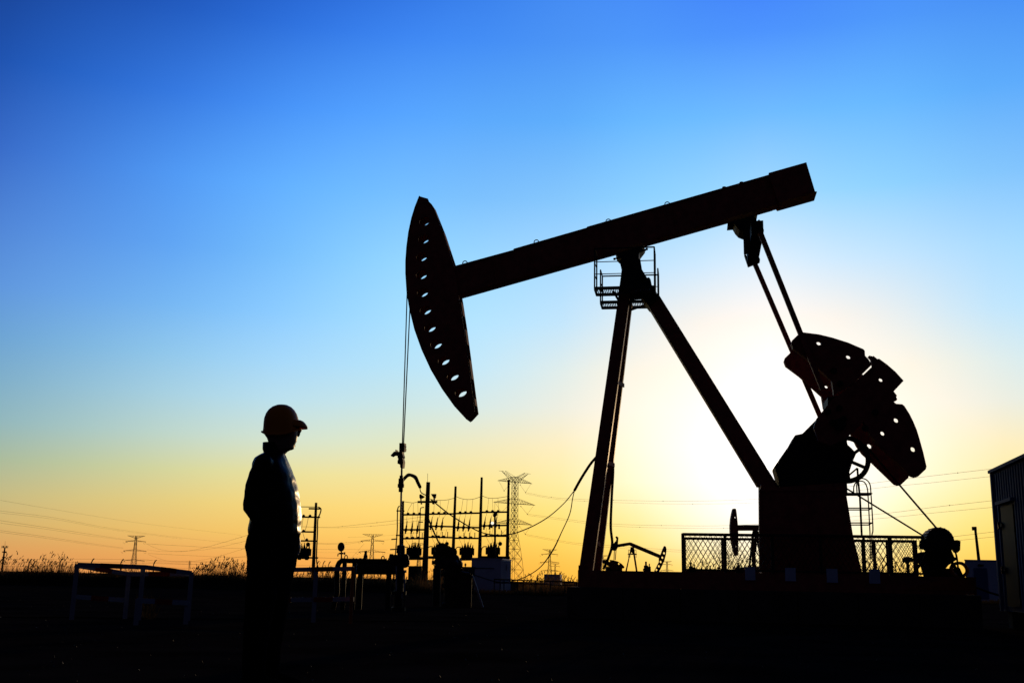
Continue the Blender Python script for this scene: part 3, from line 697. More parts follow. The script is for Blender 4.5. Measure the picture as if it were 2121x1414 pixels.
for k in range(3): mb.path([c + UU * .16 * math.cos(t) + VV * (.05 * k + .02 * math.sin(3 * t)) + Vector((0, 0, .14 * math.sin(t) + .03)) for t in [2 * math.pi * i / 20 for i in range(20)]], .03, 6, True)
single('hose_coil', mb, M_rust, 'coil of rusty red hose leaning beside the motor stand', 'hose', mw((c - M0).dot(UU), .3, ZD))
mb = MB(); a = uz(1912, 1186, -.4); b = uz(1978, 1186, -.4); bx0 = uz(*zm(550, 0), .6)[0]; bx1 = uz(*zm(775, 0), .6)[0]
zt = uz(*zm(660, 930), .6)[1]; mb.box(mw((bx0 + bx1) / 2, .75, (ZD + zt) / 2), (bx1 - bx0, .3, zt - ZD), UU, VV)
mb.box(mw((bx0 + bx1) / 2, .75, zt + .01), (bx1 - bx0 + .04, .34, .02), UU, VV)
single('junction_box', mb, M_trafo, 'flat grey box on the skid behind the motor stand', 'box', mw((bx0 + bx1) / 2, .75, ZD))
VL = thing('valve', 'small knobbed valve on a short stem left of the motor stand', 'valve', mw(uz(1881, 1185, 0)[0], 0, ZD))
u = uz(*z1(1240, 730), 0)
mb = MB(); mb.tube(mw(u[0], 0, ZD), mw(u[0], 0, u[1]), .035, n=8); part('stem', mb, M_steel, VL)
mb = MB(); mb.ball(mw(u[0], 0, u[1] + .02), Vector((.1, .08, .06)), 10, 6); mb.tube(mw(u[0] - .1, 0, u[1]), mw(u[0] + .1, 0, u[1] + .02), .05, n=8); part('handwheel', mb, M_steel, VL)

# ------------------------------------------------------------------ cables slung from the post
def cable(name, pts, r, label, k=8, mt=M_rubber):
    P = curve([at(*p) for p in pts], k); rr = r
    if isinstance(r, (list, tuple)):
        rr = []; n = len(pts) - 1
        for i in range(len(P)):
            t = i / (len(P) - 1) * n; j = min(int(t), n - 1); rr.append(r[j] + (r[j + 1] - r[j]) * (t - j))
    mb = MB(); mb.path(P, rr, 6)
    return single(name, mb, mt, label, 'cable', P[0], 'slack power cables by the pumpjack', None, True)
cable('power_cable', [(1236, 945, 23.6), (1222, 962, 23.8), (1204, 990, 24), (1190, 1015, 24.3)], .032, 'thick sleeved cable coming off the front leg of the pumpjack', 6)
cable('power_cable', [(1190, 1015, 24.3), (1166, 1044, 26), (1130, 1074, 31), (1090, 1095, 36), (1055, 1106, 42), (1020, 1107, 50), (990, 1099, 54), (955, 1080, 60), (925, 1060, 66), (893, 1034, 70)],
      [.011, .012, .015, .018, .022, .028, .03, .034, .038, .04], 'long sagging cable from the pumpjack leg up to the floodlight pole')
cable('power_cable', [(1190, 1015, 24.3), (1186, 1032, 24.6), (1180, 1064, 25), (1163, 1102, 25.5), (1145, 1139, 26), (1120, 1173, 26.5), (1090, 1193, 27), (1060, 1203, 27.5), (1033, 1205, 28), (1000, 1196, 28.5), (975, 1186, 29), (945, 1166, 30)],
      [.010, .010, .011, .011, .018, .012, .012, .012, .012, .012, .012, .012], 'thin forked cable looping down in front of the white cabin')
cable('power_cable', [(1268, 953, 24.6), (1270, 975, 24.6), (1267, 1030, 24.7), (1265, 1090, 24.7), (1268, 1125, 24.7), (1262, 1150, 24.7), (1250, 1178, 24.7)], .030, 'thick black hose hanging straight down beside the front leg of the pumpjack')
cable('power_cable', [(833, 998, 25), (840, 988, 25.5), (848, 983, 26), (860, 988, 27), (866, 1000, 28), (870, 1008, 29)], [.022, .045, .042, .048, .046, .045], 'arched thick sleeved cable leaving the polished rod under the horse head')
cable('power_cable', [(869, 1008, 29), (873, 1020, 45), (882, 1025, 69)], [.012, .022, .034], 'thin wire joining the arched cable to the floodlight pole')
cable('power_cable', [(885, 1068, 69.5), (896, 1095, 50), (912, 1130, 30.5)], [.05, .04, .022], 'taut cable from the floodlight pole down to the second wellhead')
cable('power_cable', [(1985, 1175, 22.5), (2003, 1205, 22.3), (2040, 1223, 22.2), (2083, 1236, 22)], .022, 'cable running from the motor across to the blue cabin')

# ------------------------------------------------------------------ substation
YS = 80.0; MPX = YS / FPX
def pole(name, tx, ty, bx, by, Y, rt, rb, label, group='utility poles of the switch yard', m_=M_pole):
    a = at(tx, ty, Y); b = at(bx, by, Y); t = a.z / (a.z - b.z) if abs(b.z) > .05 else 1; b = a + (b - a) * t
    b.z = 0
    P = thing(name, label, 'utility pole', b, group)
    mb = MB(); mb.tube(b, a, rb, rt, 12); part('shaft', mb, m_, P, smooth=False); P['top'] = 0; del P['top']
    return P, a, b
def beam_box(mb, x0, y0, x1, y1, Y, w=.09): mb.bar(at(x0, y0, Y), at(x1, y1, Y), w, w)
PB, _, _ = pole('utility_pole', 654.8, 1040.5, 648.5, 1190, YS, .075 * 1.2, .14, 'lone utility pole with short crossarms just right of the standing person')
for y, xa, xb in [(370, 96, 250), (386, 165, 262), (458, 98, 262), (585, 96, 228), (663, 96, 232), (808, 70, 245)]:
    mb = MB(); beam_box(mb, *z3(xa, y), *z3(xb, y + 2), YS, .05 if y == 370 else .11); part('crossarm', mb, M_rail, PB)
mb = MB(); mb.path(curve([at(*z3(x, y), YS) for x, y in [(250, 372), (270, 390), (262, 430), (243, 480), (240, 600), (232, 780), (236, 860), (248, 900)]], 5), .05, 5); part('cable_duct', mb, M_rubber, PB)
mb = MB()
for x, y in [(120, 455), (175, 455), (120, 585), (147, 660)]: mb.lathe(at(*z3(x, y), YS), (0, 0, 1), [(0, .1), (.07, .12), (.1, .08), (.16, .04)], 8)
mb.path([at(*z3(x, y), YS) for x, y in [(118, 460), (110, 500), (103, 560), (118, 610), (130, 650)]], .018, 4)
mb.path([at(*z3(x, y), YS) for x, y in [(160, 465), (150, 520), (132, 580)]], .018, 4)
part('insulator', mb, M_porc, PB)
PP = []
PP.append(pole('utility_pole', 835, 1037, 831, 1190, YS, .08, .14, 'utility pole right behind the polished rod, left end of the row')) 
P3 = pole('utility_pole', 887, 998, 879.5, 1200, 70, .085 * 1.5, .21, 'stout tall utility pole carrying two floodlights and a lightning rod', None)
PP.append(pole('utility_pole', 943.7, 1006.7, 937, 1185, YS, .085, .15, 'slim bare-topped utility pole between the second and third transformers'))
PP.append(pole('utility_pole', 997.8, 988, 992, 1200, YS, .085, .16, 'tallest utility pole of the row, above the left end of the white cabin roof'))
PP.append(pole('utility_pole', 1053.6, 993, 1050, 1200, YS, .085, .16, 'utility pole right in front of the big lattice pylon'))
P3o = P3[0]
mb = MB(); mb.tube(at(885.5, 1010, 70), at(885.8, 980, 70), .015, n=4); part('lightning_rod', mb, M_rail, P3o)
mb = MB(); beam_box(mb, 865, 1039, 906, 1038.5, 69.8, .13); part('crossarm', mb, M_rail, P3o)
def flood(o, pts, Y):
    mb = MB(); P = [at(*z4(x, y), Y) for x, y in pts]; mb.prism([p - Vector((0, .18, 0)) for p in P], [p + Vector((0, .18, 0)) for p in P]); return part('floodlight', mb, M_steel, o)
flood(P3o, [(325, 303), (340, 297), (352, 308), (376, 320), (368, 328), (347, 340), (345, 362), (352, 392), (338, 395), (334, 345), (325, 332)], 69.7)
flood(P3o, [(438, 296), (490, 296), (486, 325), (478, 338), (478, 362), (470, 396), (450, 392), (446, 372), (462, 372), (462, 335), (448, 315)], 69.7)
# girders between poles with insulators
G = [('upper', [(172, 497, 375, 495), (415, 490, 650, 488), (680, 485, 905, 480), (940, 473, 1175, 470)]),
     ('middle', [(170, 643, 370, 643), (415, 607, 640, 613), (680, 620, 905, 622), (935, 605, 1170, 600)]),
     ('lower', [(165, 730, 360, 728), (415, 715, 640, 720), (680, 725, 905, 727), (930, 705, 1170, 705)]),
     ('bottom', [(180, 925, 390, 923), (400, 912, 655, 918), (660, 932, 905, 928), (925, 912, 1200, 916)])]
bay = ['first bay, behind the polished rod', 'second bay, right of the floodlight pole', 'third bay, before the tallest pole', 'fourth bay, above the white cabin']
for lv, rows in G:
    for i, (x0, y0, x1, y1) in enumerate(rows):
        a = at(*z4(x0 - 8, y0), YS); b = at(*z4(x1 + 8, y1), YS)
        T = thing('girder', f'{lv} steel girder of the switch yard in the {bay[i]}', 'girder', a, 'girders between the utility poles')
        mb = MB(); mb.bar(a, b, .12 if lv != 'bottom' else .2, .1); part('rail', mb, M_rail, T)
        if lv == 'bottom': continue
        for k in range(3):
            f = [.2, .42, .64][k] if i else [.22, .48, .74][k]
            p = a + (b - a) * f; mb = MB()
            if lv == 'upper': mb.lathe(p + Vector((0, 0, .03)), (0, 0, 1), [(0, .05), (.04, .11), (.09, .10), (.13, .04)], 8)
            elif lv == 'middle':
                p = p - (b - a) * .08; d = Vector((.12, 0, 1)).normalized()
                mb.lathe(p - d * .28, d, [(0, .03), (.02, .07), (.12, .05), (.2, .11), (.27, .06), (.34, .1), (.42, .05), (.5, .07), (.62, .04), (.95, .015)], 8)
            else:
                mb.lathe(p, (0, 0, 1), [(0, .05), (.04, .13), (.1, .12), (.15, .04)], 8)
                mb.tube(p + Vector((.28, 0, 0)), p + Vector((.28, 0, .42)), .03, n=5)
            part('insulator', mb, M_porc, T)
# jumper wires hanging between the girders, and the top busbar
def wire(pts, r, label, group, Y=None, k=6, origin=None, cat='wire'):
    P = curve([at(p[0], p[1], p[2] if len(p) > 2 else Y) for p in pts], k); mb = MB(); mb.path(P, r, 4)
    return single('wire', mb, M_wire, label, cat, P[0], group)
def z4p(l): return [z4(*p) for p in l]
wire(z4p([(165, 368), (235, 378), (265, 380), (310, 372), (400, 366)]), .022, 'sagging top wire of the switch yard in its first bay', 'top wires of the switch yard', YS)
wire(z4p([(405, 338), (470, 352), (525, 356), (590, 352), (675, 332)]), .022, 'sagging top wire of the switch yard in its second bay', 'top wires of the switch yard', YS)
wire(z4p([(675, 315), (720, 335), (780, 347), (850, 344), (930, 318)]), .022, 'sagging top wire of the switch yard in its third bay', 'top wires of the switch yard', YS)
wire(z4p([(930, 310), (990, 332), (1040, 336), (1110, 330), (1195, 316)]), .022, 'sagging top wire of the switch yard in its fourth bay', 'top wires of the switch yard', YS)
jm = [([(255, 380), (215, 450), (205, 495), (198, 560), (200, 630)], 0), ([(265, 380), (262, 490), (250, 580), (248, 630)], 0), ([(308, 375), (310, 490), (300, 560), (300, 630)], 0),
      ([(470, 352), (462, 486), (445, 545), (440, 600)], 1), ([(527, 356), (526, 486), (505, 540), (496, 600)], 1), ([(612, 352), (583, 486), (555, 540), (550, 600)], 1),
      ([(750, 345), (728, 480), (703, 560), (700, 615)], 2), ([(790, 348), (780, 480), (758, 560), (750, 615)], 2), ([(845, 345), (832, 480), (810, 560), (803, 615)], 2),
      ([(1000, 334), (985, 470), (962, 545), (958, 600)], 3), ([(1035, 336), (1040, 468), (1012, 550), (1008, 600)], 3), ([(1090, 334), (1095, 468), (1075, 560), (1070, 600)], 3),
      ([(200, 650), (180, 700), (200, 760), (235, 800)], 0), ([(275, 650), (252, 722), (270, 800)], 0), ([(440, 640), (455, 740), (490, 800)], 1), ([(545, 640), (520, 715), (520, 790)], 1),
      ([(590, 640), (570, 712), (545, 790)], 1), ([(715, 640), (710, 720), (745, 800)], 2), ([(780, 640), (760, 722), (770, 800)], 2), ([(830, 640), (815, 722), (800, 790)], 2), ([(980, 620), (975, 700), (1015, 790)], 3), ([(1045, 620), (1030, 700), (1040, 780)], 3)]
for i, (pts, b_) in enumerate(jm):
    jc = [x for x in range(i) if jm[x][1] == b_]; up = pts[0][1] < 500
    o_ = ['leftmost', 'second', 'third', 'fourth'][len([x for x in jc if (jm[x][0][0][1] < 500) == up])]
    wire(z4p(pts), .013, f'{o_} {"upper" if up else "lower"} jumper wire in the {bay[b_].split(",")[0]}, {bay[b_].split(", ")[1]}', f'jumper wires of bay {["one", "two", "three", "four"][b_]}', YS, 3)
# transformers
def transformer(cx, cy, Y, label, s=1.0, duct=True):
    c = at(cx, cy, Y); T = thing('transformer', label, 'transformer', c - Vector((0, 0, .55 * s)), 'pole-mounted transformers')
    mb = MB(); mb.box(c + Vector((0, 0, -.12 * s)), (.82 * s, .6, .72 * s)); mb.box(c + Vector((0, 0, .25 * s)), (.9 * s, .66, .08))
    mb.box(c + Vector((-.25 * s, 0, -.5 * s)), (.16, .5, .1)); mb.box(c + Vector((.28 * s, 0, -.5 * s)), (.16, .5, .1)); part('tank', mb, M_trafo, T)
    mb = MB()
    for k in range(9): mb.box(c + Vector((-.48 * s + .12 * s * k, 0, 0)), (.05, .95, .5 * s))
    for sx in (-1, 1): mb.box(c + Vector((sx * .45 * s, 0, .02)), (.16, .7, .46 * s))
    part('cooling_fins', mb, M_trafo, T)
    for dx, h, ln in [(-.32, .22, -.05), (-.2, .3, .02), (-.08, .34, -.06), (.03, .42, .03), (.12, .4, -.06), (.22, .36, .08), (.4, .24, .03)]:
        mb = MB(); p = c + Vector((dx * s, random.uniform(-.15, .15), .28 * s)); q = p + Vector((ln, 0, h)); mb.tube(p, q, .045, .02, 6); mb.tube(p, p + (q - p) * .5, .06, .05, 6); part('bushing', mb, M_porc, T)
    if duct:
        mb = MB(); mb.path(curve([c + Vector((-.45 * s, -.1, .32)), c + Vector((-.7, -.1, .3)), c + Vector((-.82, -.1, .1)), c + Vector((-.84, -.1, -.5))], 5), .035, 5); part('cable_duct', mb, M_rubber, T)
    return T
transformer(857.5, 1142, YS, 'finned transformer behind the polished rod, leftmost above the pipework')
transformer(909, 1141, YS, 'finned transformer partly hidden by the second wellhead')
transformer(967, 1142, YS, 'finned transformer standing clear just left of the tallest pole')
transformer(1021, 1141, YS, 'finned transformer directly above the white cabin roof')
transformer(628, 1143, YS, 'finned transformer half hidden by the standing person', 1.0, False)
def disc(px, py, Y, r, label):
    c = at(px, py, Y); mb = MB(); mb.lathe(c + Vector((.06, .12, 0)), (-.3, -1, 0), [(0, .03), (.02, r * .8), (.1, r), (.16, r * .95), (.22, r * .4), (.24, .02)], 14); mb.tube(c + Vector((0, 0, r * .9)), c + Vector((0, 0, r * 1.7)), .02, n=4)
    single('meter_disc', mb, M_steel, label, 'meter', c - Vector((0, 0, r)), 'round meters of the switch yard')
disc(924.8, 1125.5, YS, .15, 'round black meter beside the second transformer'); disc(1035.2, 1125.5, YS, .15, 'round black meter above the white cabin'); disc(637.3, 1127, YS, .16, 'round black meter beside the person and the lone pole')
# short lamp pole in front of bay four
LP, a_, b_ = pole('lamp_post', 1025, 1066, 1025.8, 1200, YS - 2, .07, .09, 'short post with a bulky lamp head and a small glowing ball above the white cabin', None, M_rail)
LP['category'] = 'lamp post'
mb = MB(); P = [at(*z4(x, y), YS - 2) for x, y in [(1045, 482), (1085, 474), (1086, 500), (1070, 512), (1066, 560), (1054, 560), (1052, 520), (1040, 508)]]
mb.prism([p - Vector((0, .12, 0)) for p in P], [p + Vector((0, .12, 0)) for p in P]); part('lamp_head', mb, M_steel, LP)
mb = MB(); mb.bar(at(*z4(1018, 590), YS - 2), at(*z4(1105, 600), YS - 2), .12, .1); mb.box(at(*z4(1030, 612), YS - 2), (.14, .2, .2)); mb.box(at(*z4(1102, 612), YS - 2), (.12, .2, .34)); part('bracket', mb, M_steel, LP)
mb = MB(); mb.ball(at(*z4(1036, 578), YS - 2.2), .11, 12, 8); part('lamp', mb, M_glow, LP)  # emissive white ball standing for a small bright spot
mb = MB(); mb.tube(at(*z4(1059, 480), YS - 2), at(*z4(1060, 365), YS - 2), .012, n=4); part('aerial', mb, M_rail, LP)
# thin service pipes
def thinpole(pts, Y, r, label, ticks=()):
    P = [at(*p, Y) for p in pts]; b = P[-1].copy(); t = b.z / max(.01, (P[-2].z - P[-1].z)); P[-1] = P[-1] + (P[-1] - P[-2]) * t; P[-1].z = 0
    T = thing('service_pipe', label, 'pipe', P[-1], 'thin upright pipes of the switch yard'); mb = MB(); mb.path(curve(P, 4), r, 6); part('tube', mb, M_rail, T)
    if ticks:
        mb = MB()
        for (x0, y0, x1, y1) in ticks: mb.tube(at(*z4(x0, y0), Y), at(*z4(x1, y1), Y), .035, n=5)
        part('crossbar', mb, M_rail, T)
    return T
thinpole(z4p([(130, 410), (112, 440), (108, 560), (104, 700), (88, 890)]), 60, .035, 'thin bent upright pipe immediately left of the polished rod', [(100, 458, 178, 460), (94, 697, 170, 700), (50, 737, 108, 732), (38, 836, 108, 832)])
thinpole(z4p([(370, 425), (345, 428), (333, 450), (328, 600), (318, 790)]), 70, .03, 'thin hooked upright pipe just left of the floodlight pole', [(318, 568, 360, 568)])
# white cabin
def cabin(x0, x1, x2, yt, Y, zb_, label, mt, door=None, name='cabin', d=2.4, cat='cabin'):
    a = at(x0, yt, Y); b = at(x1, yt + (x1 - x0) * .02, Y); h = a.z
    back = (at(x2, yt + 6, Y + d) - b); back.z = 0; back = Vector((max(back.x, .2), d, 0))
    T = thing(name, label, cat, Vector(((a.x + b.x) / 2, Y, zb_ if zb_ > 0 else 0)))
    mb = MB(); q = [Vector((a.x, Y, zb_)), Vector((b.x, Y, zb_)), Vector((b.x, Y, zb_)) + back, Vector((a.x, Y, zb_)) + back]
    mb.hexa(q, [p + Vector((0, 0, h - zb_)) for p in q]); part('wall', mb, mt, T)
    mb = MB(); q2 = [Vector((a.x - .05, Y - .05, h)), Vector((b.x + .05, Y - .05, h)), Vector((b.x + .05, Y + .05, h)) + back, Vector((a.x - .05, Y + .05, h)) + back]
    mb.hexa(q2, [p + Vector((0, 0, .06)) for p in q2]); part('roof', mb, mt, T)
    return T, a, b, back, h
T, a, b, back, h = cabin(977, 1039, 1058.5, 1157, 66, .02, 'white sheet-metal cabin with a door standing beneath the switch yard', M_white)
ul = at(985, 1177, 66); ur_ = at(1022, 1177, 66); mb = MB()
mb.box(Vector(((ul.x + ur_.x) / 2, 65.985, (ul.z + .15) / 2)), (ur_.x - ul.x, .03, ul.z - .15)); part('door', mb, M_white, T)
mb = MB(); mb.box(Vector(((ul.x + ur_.x) / 2, 65.97, ul.z + .03)), (ur_.x - ul.x + .1, .05, .05)); part('lintel', mb, M_trafo, T)
mb = MB()
for k in range(9): p = Vector((b.x, 66, 0)) + back * (k + .5) / 9; mb.bar(p + Vector((.02, 0, .1)), p + Vector((.02, 0, h - .05)), .05, .03, side=(0, 1, 0))
part('wall_rib', mb, M_white, T)
mb = MB(); p = Vector((b.x, 66, 0)) + back * .45; mb.box(p + Vector((.045, 0, h - .45)), (.04, .3, .4)); part('vent', mb, M_bright, T)
cabin(1127, 1160, 1164, 1189, 230, .0, 'tiny pale building on the horizon below the small lattice pylon', M_white, d=4, name='building', cat='building')
cabin(846, 866, 872, 1173, 78, .0, 'dark upright cabinet beneath the leftmost transformer', M_trafo, d=1, name='cabinet', cat='cabinet')
cabin(899, 930, 934, 1171, 78, .0, 'dark wide cabinet behind the second wellhead', M_trafo, d=1, name='cabinet', cat='cabinet')
cabin(956, 975, 977, 1175, 64, .0, 'dark low cabinet touching the left side of the white cabin', M_trafo, d=1, name='cabinet', cat='cabinet')
mb = MB(); c = at(964, 1169, 64.3); mb.ball(c, Vector((.06, .06, .1)), 10, 6); mb.tube(c - Vector((0, 0, .08)), c - Vector((0, 0, .2)), .025, n=6)
single('gauge', mb, M_steel, 'small dark gauge on the low cabinet left of the white cabin', 'gauge', c - Vector((0, 0, .2)))
# low yard railing right of the cabin
RF = thing('yard_railing', 'low thin handrail right of the white cabin in front of the reeds', 'railing', Vector((gx(1110, 50), 50, 0)))
mb = MB(); mb.tube(at(1023, 1199, 50), at(1196, 1205, 50), .03, n=6); part('rail', mb, M_rail, RF)
mb = MB(); mb.tube(at(1023, 1206, 50), at(1196, 1212, 50), .02, n=6); part('rail', mb, M_rail, RF)
for px in (1024, 1036, 1044, 1072, 1084, 1110, 1140, 1170, 1194):
    p = at(px, 1199 + (px - 1023) * .035, 50); mb = MB(); mb.tube(p, Vector((p.x, 50, 0)), .025, n=6); part('post', mb, M_rail, RF)

# ------------------------------------------------------------------ wellheads and pipework
YW = 25.3
def W_(x, y, Y=YW): return at(*zf(x, y), Y)
WM = thing('pipe_manifold', 'horizontal flanged pipework bending down beside the wellhead under the horse head', 'pipework', Vector((W_(600, 400).x, YW, 0)))
mb = MB(); g0 = W_(150, 900); 
mb.path([Vector((W_(150, 460).x - .05, YW, 0)), W_(150, 900), W_(150, 480), W_(165, 420), W_(190, 370), W_(225, 342), W_(270, 335)], .048 * 1.25, 12); part('down_pipe', mb, M_steel, WM, smooth=True)
mb = MB(); p = W_(285, 345); mb.tube(Vector((p.x, YW, 0)), p, .052, n=12); part('down_pipe', mb, M_steel, WM, smooth=True)
mb = MB(); p = W_(455, 345); mb.tube(Vector((p.x, YW, 0)), p, .052, n=12); part('down_pipe', mb, M_steel, WM, smooth=True)
mb = MB(); mb.tube(W_(220, 338), W_(700, 345), .055, n=12); mb.tube(W_(560, 355), W_(1200, 358), .05, n=12); mb.tube(W_(700, 350), W_(1000, 350), .06, n=12); part('main_pipe', mb, M_steel, WM, smooth=True)
for x0, x1, r in [(420, 445, .09), (468, 500, .08), (530, 575, .085), (590, 640, .085), (760, 775, .07), (985, 1005, .075), (1030, 1050, .085), (1085, 1110, .08)]:
    mb = MB(); mb.tube(W_(x0, 343), W_(x1, 344), r * .82, n=14); part('flange', mb, M_steel, WM)
for x, y, r in [(305, 285, .055), (940, 300, .05)]:
    c = W_(x, y); mb = MB(); mb.path([c + Vector((.034 * math.cos(t), 0, .055 * math.sin(t))) for t in [math.pi * (i - 1) / 10 for i in range(13)]], .011, 6); part('handle', mb, M_steel, WM)
mb = MB(); mb.tube(W_(226, 300), W_(226, 150), .016, n=8); c = W_(222, 100); mb.tube(W_(190, 212), W_(262, 211), .02, n=8); mb.path([W_(190, 212), W_(168, 222), W_(163, 262)], .012, 6); mb.tube(W_(280, 190), W_(280, 234), .02, n=6); part('needle_valve', mb, M_steel, WM)
mb = MB(); mb.lathe(c + Vector((0, .03, 0)), (0, -1, 0), [(0, .04), (.0, .085), (.05, .088), (.055, .07)], 16); mb.v = [Vector((c.x + (v.x - c.x) * .92, v.y, c.z + (v.z - c.z) * 1.2)) for v in mb.v]; part('pressure_gauge', mb, M_steel, WM)
mb = MB(); mb.lathe(W_(640, 300), (0, 0, 1), [(0, .05), (.06, .045), (.1, .03), (.17, .03)], 8); mb.tube(W_(615, 232), W_(665, 232), .014, n=6); mb.lathe(W_(1085, 320), (0, 0, 1), [(0, .06), (.08, .055), (.13, .04)], 8); part('valve', mb, M_steel, WM)
mb = MB(); mb.tube(W_(480, 470, 25.9), W_(1180, 478, 25.9), .075 + .06, n=14)
for x in (560, 1050): p = W_(x, 470, 25.9); mb.box(Vector((p.x, 25.9, p.z / 2)), (.12, .02, p.z))
single('separator_vessel', mb, M_steel, 'dark horizontal vessel lying behind the flanged pipework', 'vessel', Vector((W_(800, 470, 25.9).x, 25.9, 0)), smooth=False)
WH = thing('wellhead', 'stacked valve wellhead directly under the polished rod', 'wellhead', Vector((W_(1225, 500, 25.0).x, 25.0, 0)))
ax = W_(1235, 500, 25.0); zt_ = W_(1235, 60, 25).z
mb = MB(); mb.lathe(Vector((ax.x, 25, 0)), (0, 0, 1), [(0, .16), (.08, .16), (.08, .11), (.35, .11), (.35, .17), (.43, .17), (.43, .1), (.62, .1), (.62, .15), (.7, .15), (.7, .09), (.84, .1), (.84, .15), (.9, .15), (.9, .09), (1.0, .09), (1.0, .14), (1.07, .14), (1.07, .08), (1.2, .085), (zt_ - .2, .075), (zt_ - .19, .1), (zt_ - .02, .09), (zt_, .03)], 16); part('valve_stack', mb, M_steel, WH)
for x, y, r, L_ in [(1150, 285, .075, 0), (1310, 290, .1, 0), (1310, 370, .12, 0), (1140, 360, .09, 0)]:
    c = W_(x, y, 25.0); mb = MB(); mb.lathe(c + Vector((0, .1, 0)), (0, -1, 0), [(0, r * .6), (.02, r), (.1, r), (.1, r * .5), (.2, r * .5), (.22, .02)], 14); mb.tube(c, Vector((ax.x, 25, c.z)), .045, n=8); part('side_valve', mb, M_steel, WH)
mb = MB()
for x, y0, y1 in [(1310, 860, 500), (1170, 860, 430), (1270, 980, 900)]: mb.tube(W_(x, y0, 24.8), W_(x, y1, 24.8), .018, n=6)
part('tubing', mb, M_bright, WH)
mb = MB()
mb.tube(Vector((W_(1310, 860, 24.8).x, 24.8, 0)), W_(1310, 860, 24.8), .018, n=6); part('tubing', mb, M_steel, WH)
# second wellhead
def G_(x, y, Y=30.0): return at(*zg(x, y), Y)
W2 = thing('wellhead', 'second cluster of valves and wheels left of the white cabin', 'wellhead', Vector((G_(390, 500).x, 30, 0)))
ax = G_(395, 500); zt_ = G_(385, 240).z
mb = MB(); mb.lathe(Vector((ax.x, 30, 0)), (0, 0, 1), [(0, .2), (.1, .2), (.1, .13), (.5, .14), (.5, .22), (.6, .22), (.6, .16), (.8, .16), (.8, .24), (.9, .24), (.9, .17), (1.1, .18), (1.1, .26), (1.18, .26), (1.25, .2), (1.3, .12), (zt_ - .1, .1), (zt_ - .04, .07), (zt_, .02)], 16); part('valve_stack', mb, M_steel, W2)
for x, y, r in [(460, 430, .15), (505, 505, .16), (250, 290, .2), (330, 310, .16), (420, 320, .14), (400, 470, .22), (300, 480, .16), (200, 470, .12), (490, 600, .12)]:
    c = G_(x, y); mb = MB(); mb.lathe(c + Vector((0, .08, 0)), (random.uniform(-.4, .4), -1, random.uniform(-.2, .2)), [(0, r * .5), (.02, r * .95), (.1, r * .95), (.1, r * .45), (.22, r * .45), (.22, r * .2), (.3, .02)], 12); mb.tube(c + Vector((0, .05, 0)), Vector((ax.x, 30.05, c.z - .02)), .05, n=8); part('valve', mb, M_steel, W2)
mb = MB(); mb.tube(G_(108, 480), G_(400, 480), .055, n=10); mb.tube(G_(150, 450), G_(450, 455), .03, n=8); part('flow_line', mb, M_steel, W2)
mb = MB()
for x in (160, 215, 330, 470, 560, 640): mb.tube(Vector((G_(x, 600).x, 30.2, 0)), G_(x, 560 + (x % 50), 30.2), .06, n=8)
mb.tube(G_(160, 530), G_(400, 535), .07, n=8); mb.path([G_(x, y) for x, y in [(470, 640), (600, 650), (700, 670)]], .06, 8)
part('riser', mb, M_steel, W2)
mb = MB(); p = G_(560, 770); mb.bar(Vector((G_(600, 700).x - .0, 30, 0)), G_(600, 660), .45, .05, side=(1, 0, 0)); part('manifold_box', mb, M_steel, W2)
mb = MB(); c = G_(175, 440); mb.path([c + Vector((.09 * math.cos(t), 0, .1 * math.sin(t))) for t in [2 * math.pi * i / 16 for i in range(16)]], .014, 6, True); part('handwheel', mb, M_steel, W2)
mb = MB(); a = G_(728, 672); b = G_(840, 1010); t = a.z / (a.z - b.z) if a.z > b.z else 1; b = a + (b - a) * t; b.z = 0; mb.tube(a, b, .03, n=8)
single('prop_bar', mb, M_bright, 'shiny bar leaning at an angle in front of the white cabin', 'bar', b)

# ------------------------------------------------------------------ striped guard rails
def guard(name, label, runs, posts, group='striped guard rails'):
    c = at(*runs[0][0]); T = thing(name, label, 'guard rail', Vector((c.x, c.y, 0)), group)
    for (p, q) in runs:
        a = at(*p); b = at(*q); Ln = (b - a).length; k = max(2, int(Ln / .32)); k += (k % 2 == 0)
        mb = MB(); mb.bar(a, b, .07, .03); rl = part('rail', mb, M_barw, T)
        for i in range(1, k, 2): mb = MB(); mb.bar(a + (b - a) * i / k, a + (b - a) * (i + 1) / k, .075, .035); part('red_band', mb, M_barr, rl)
    for (x, y, Y) in posts:
        a = at(x, y, Y); mb = MB(); dd = Vector((a.x, a.y, 0)).normalized(); mb.bar(Vector((a.x, a.y, 0)), a, .07, .03, side=tuple(Vector((dd.y, -dd.x, 0)))); part('post', mb, M_barw, T)
    return T
guard('guard_rail', 'red and white pipe frame with a peaked top rail at the far left', [((161, 1169, 17), (300, 1174, 17.2)), ((300, 1174, 17.2), (397, 1186, 17.5)), ((161, 1171, 17.1), (265, 1188, 17.7)), ((265, 1188, 17.7), (396, 1188, 17.6)),
       ((151, 1235, 17), (258, 1242, 17.7))], [(160, 1167, 17), (297, 1174, 17.3), (267, 1188, 17.7), (397, 1184, 17.5)])
guard('guard_rail', 'low red and white barrier in front of the left pipe frame', [((284, 1243, 15.6), (390, 1248, 16.2))], [(286, 1240, 15.6), (388, 1246, 16.2)])
guard('guard_rail', 'red and white barrier right behind the standing person', [((516, 1181, 17.8), (733, 1177, 17.8)), ((516, 1243, 17.8), (733, 1240, 17.8))], [(518, 1180, 17.8), (655, 1178, 17.8)])
a = at(731.5, 1174, 17.6); mb = MB(); mb.tube(Vector((a.x, a.y, 0)), a, .028, n=8); single('steel_post', mb, M_rust, 'thin rusty steel post at the right end of the striped barrier', 'post', Vector((a.x, a.y, 0)))
mb = MB()
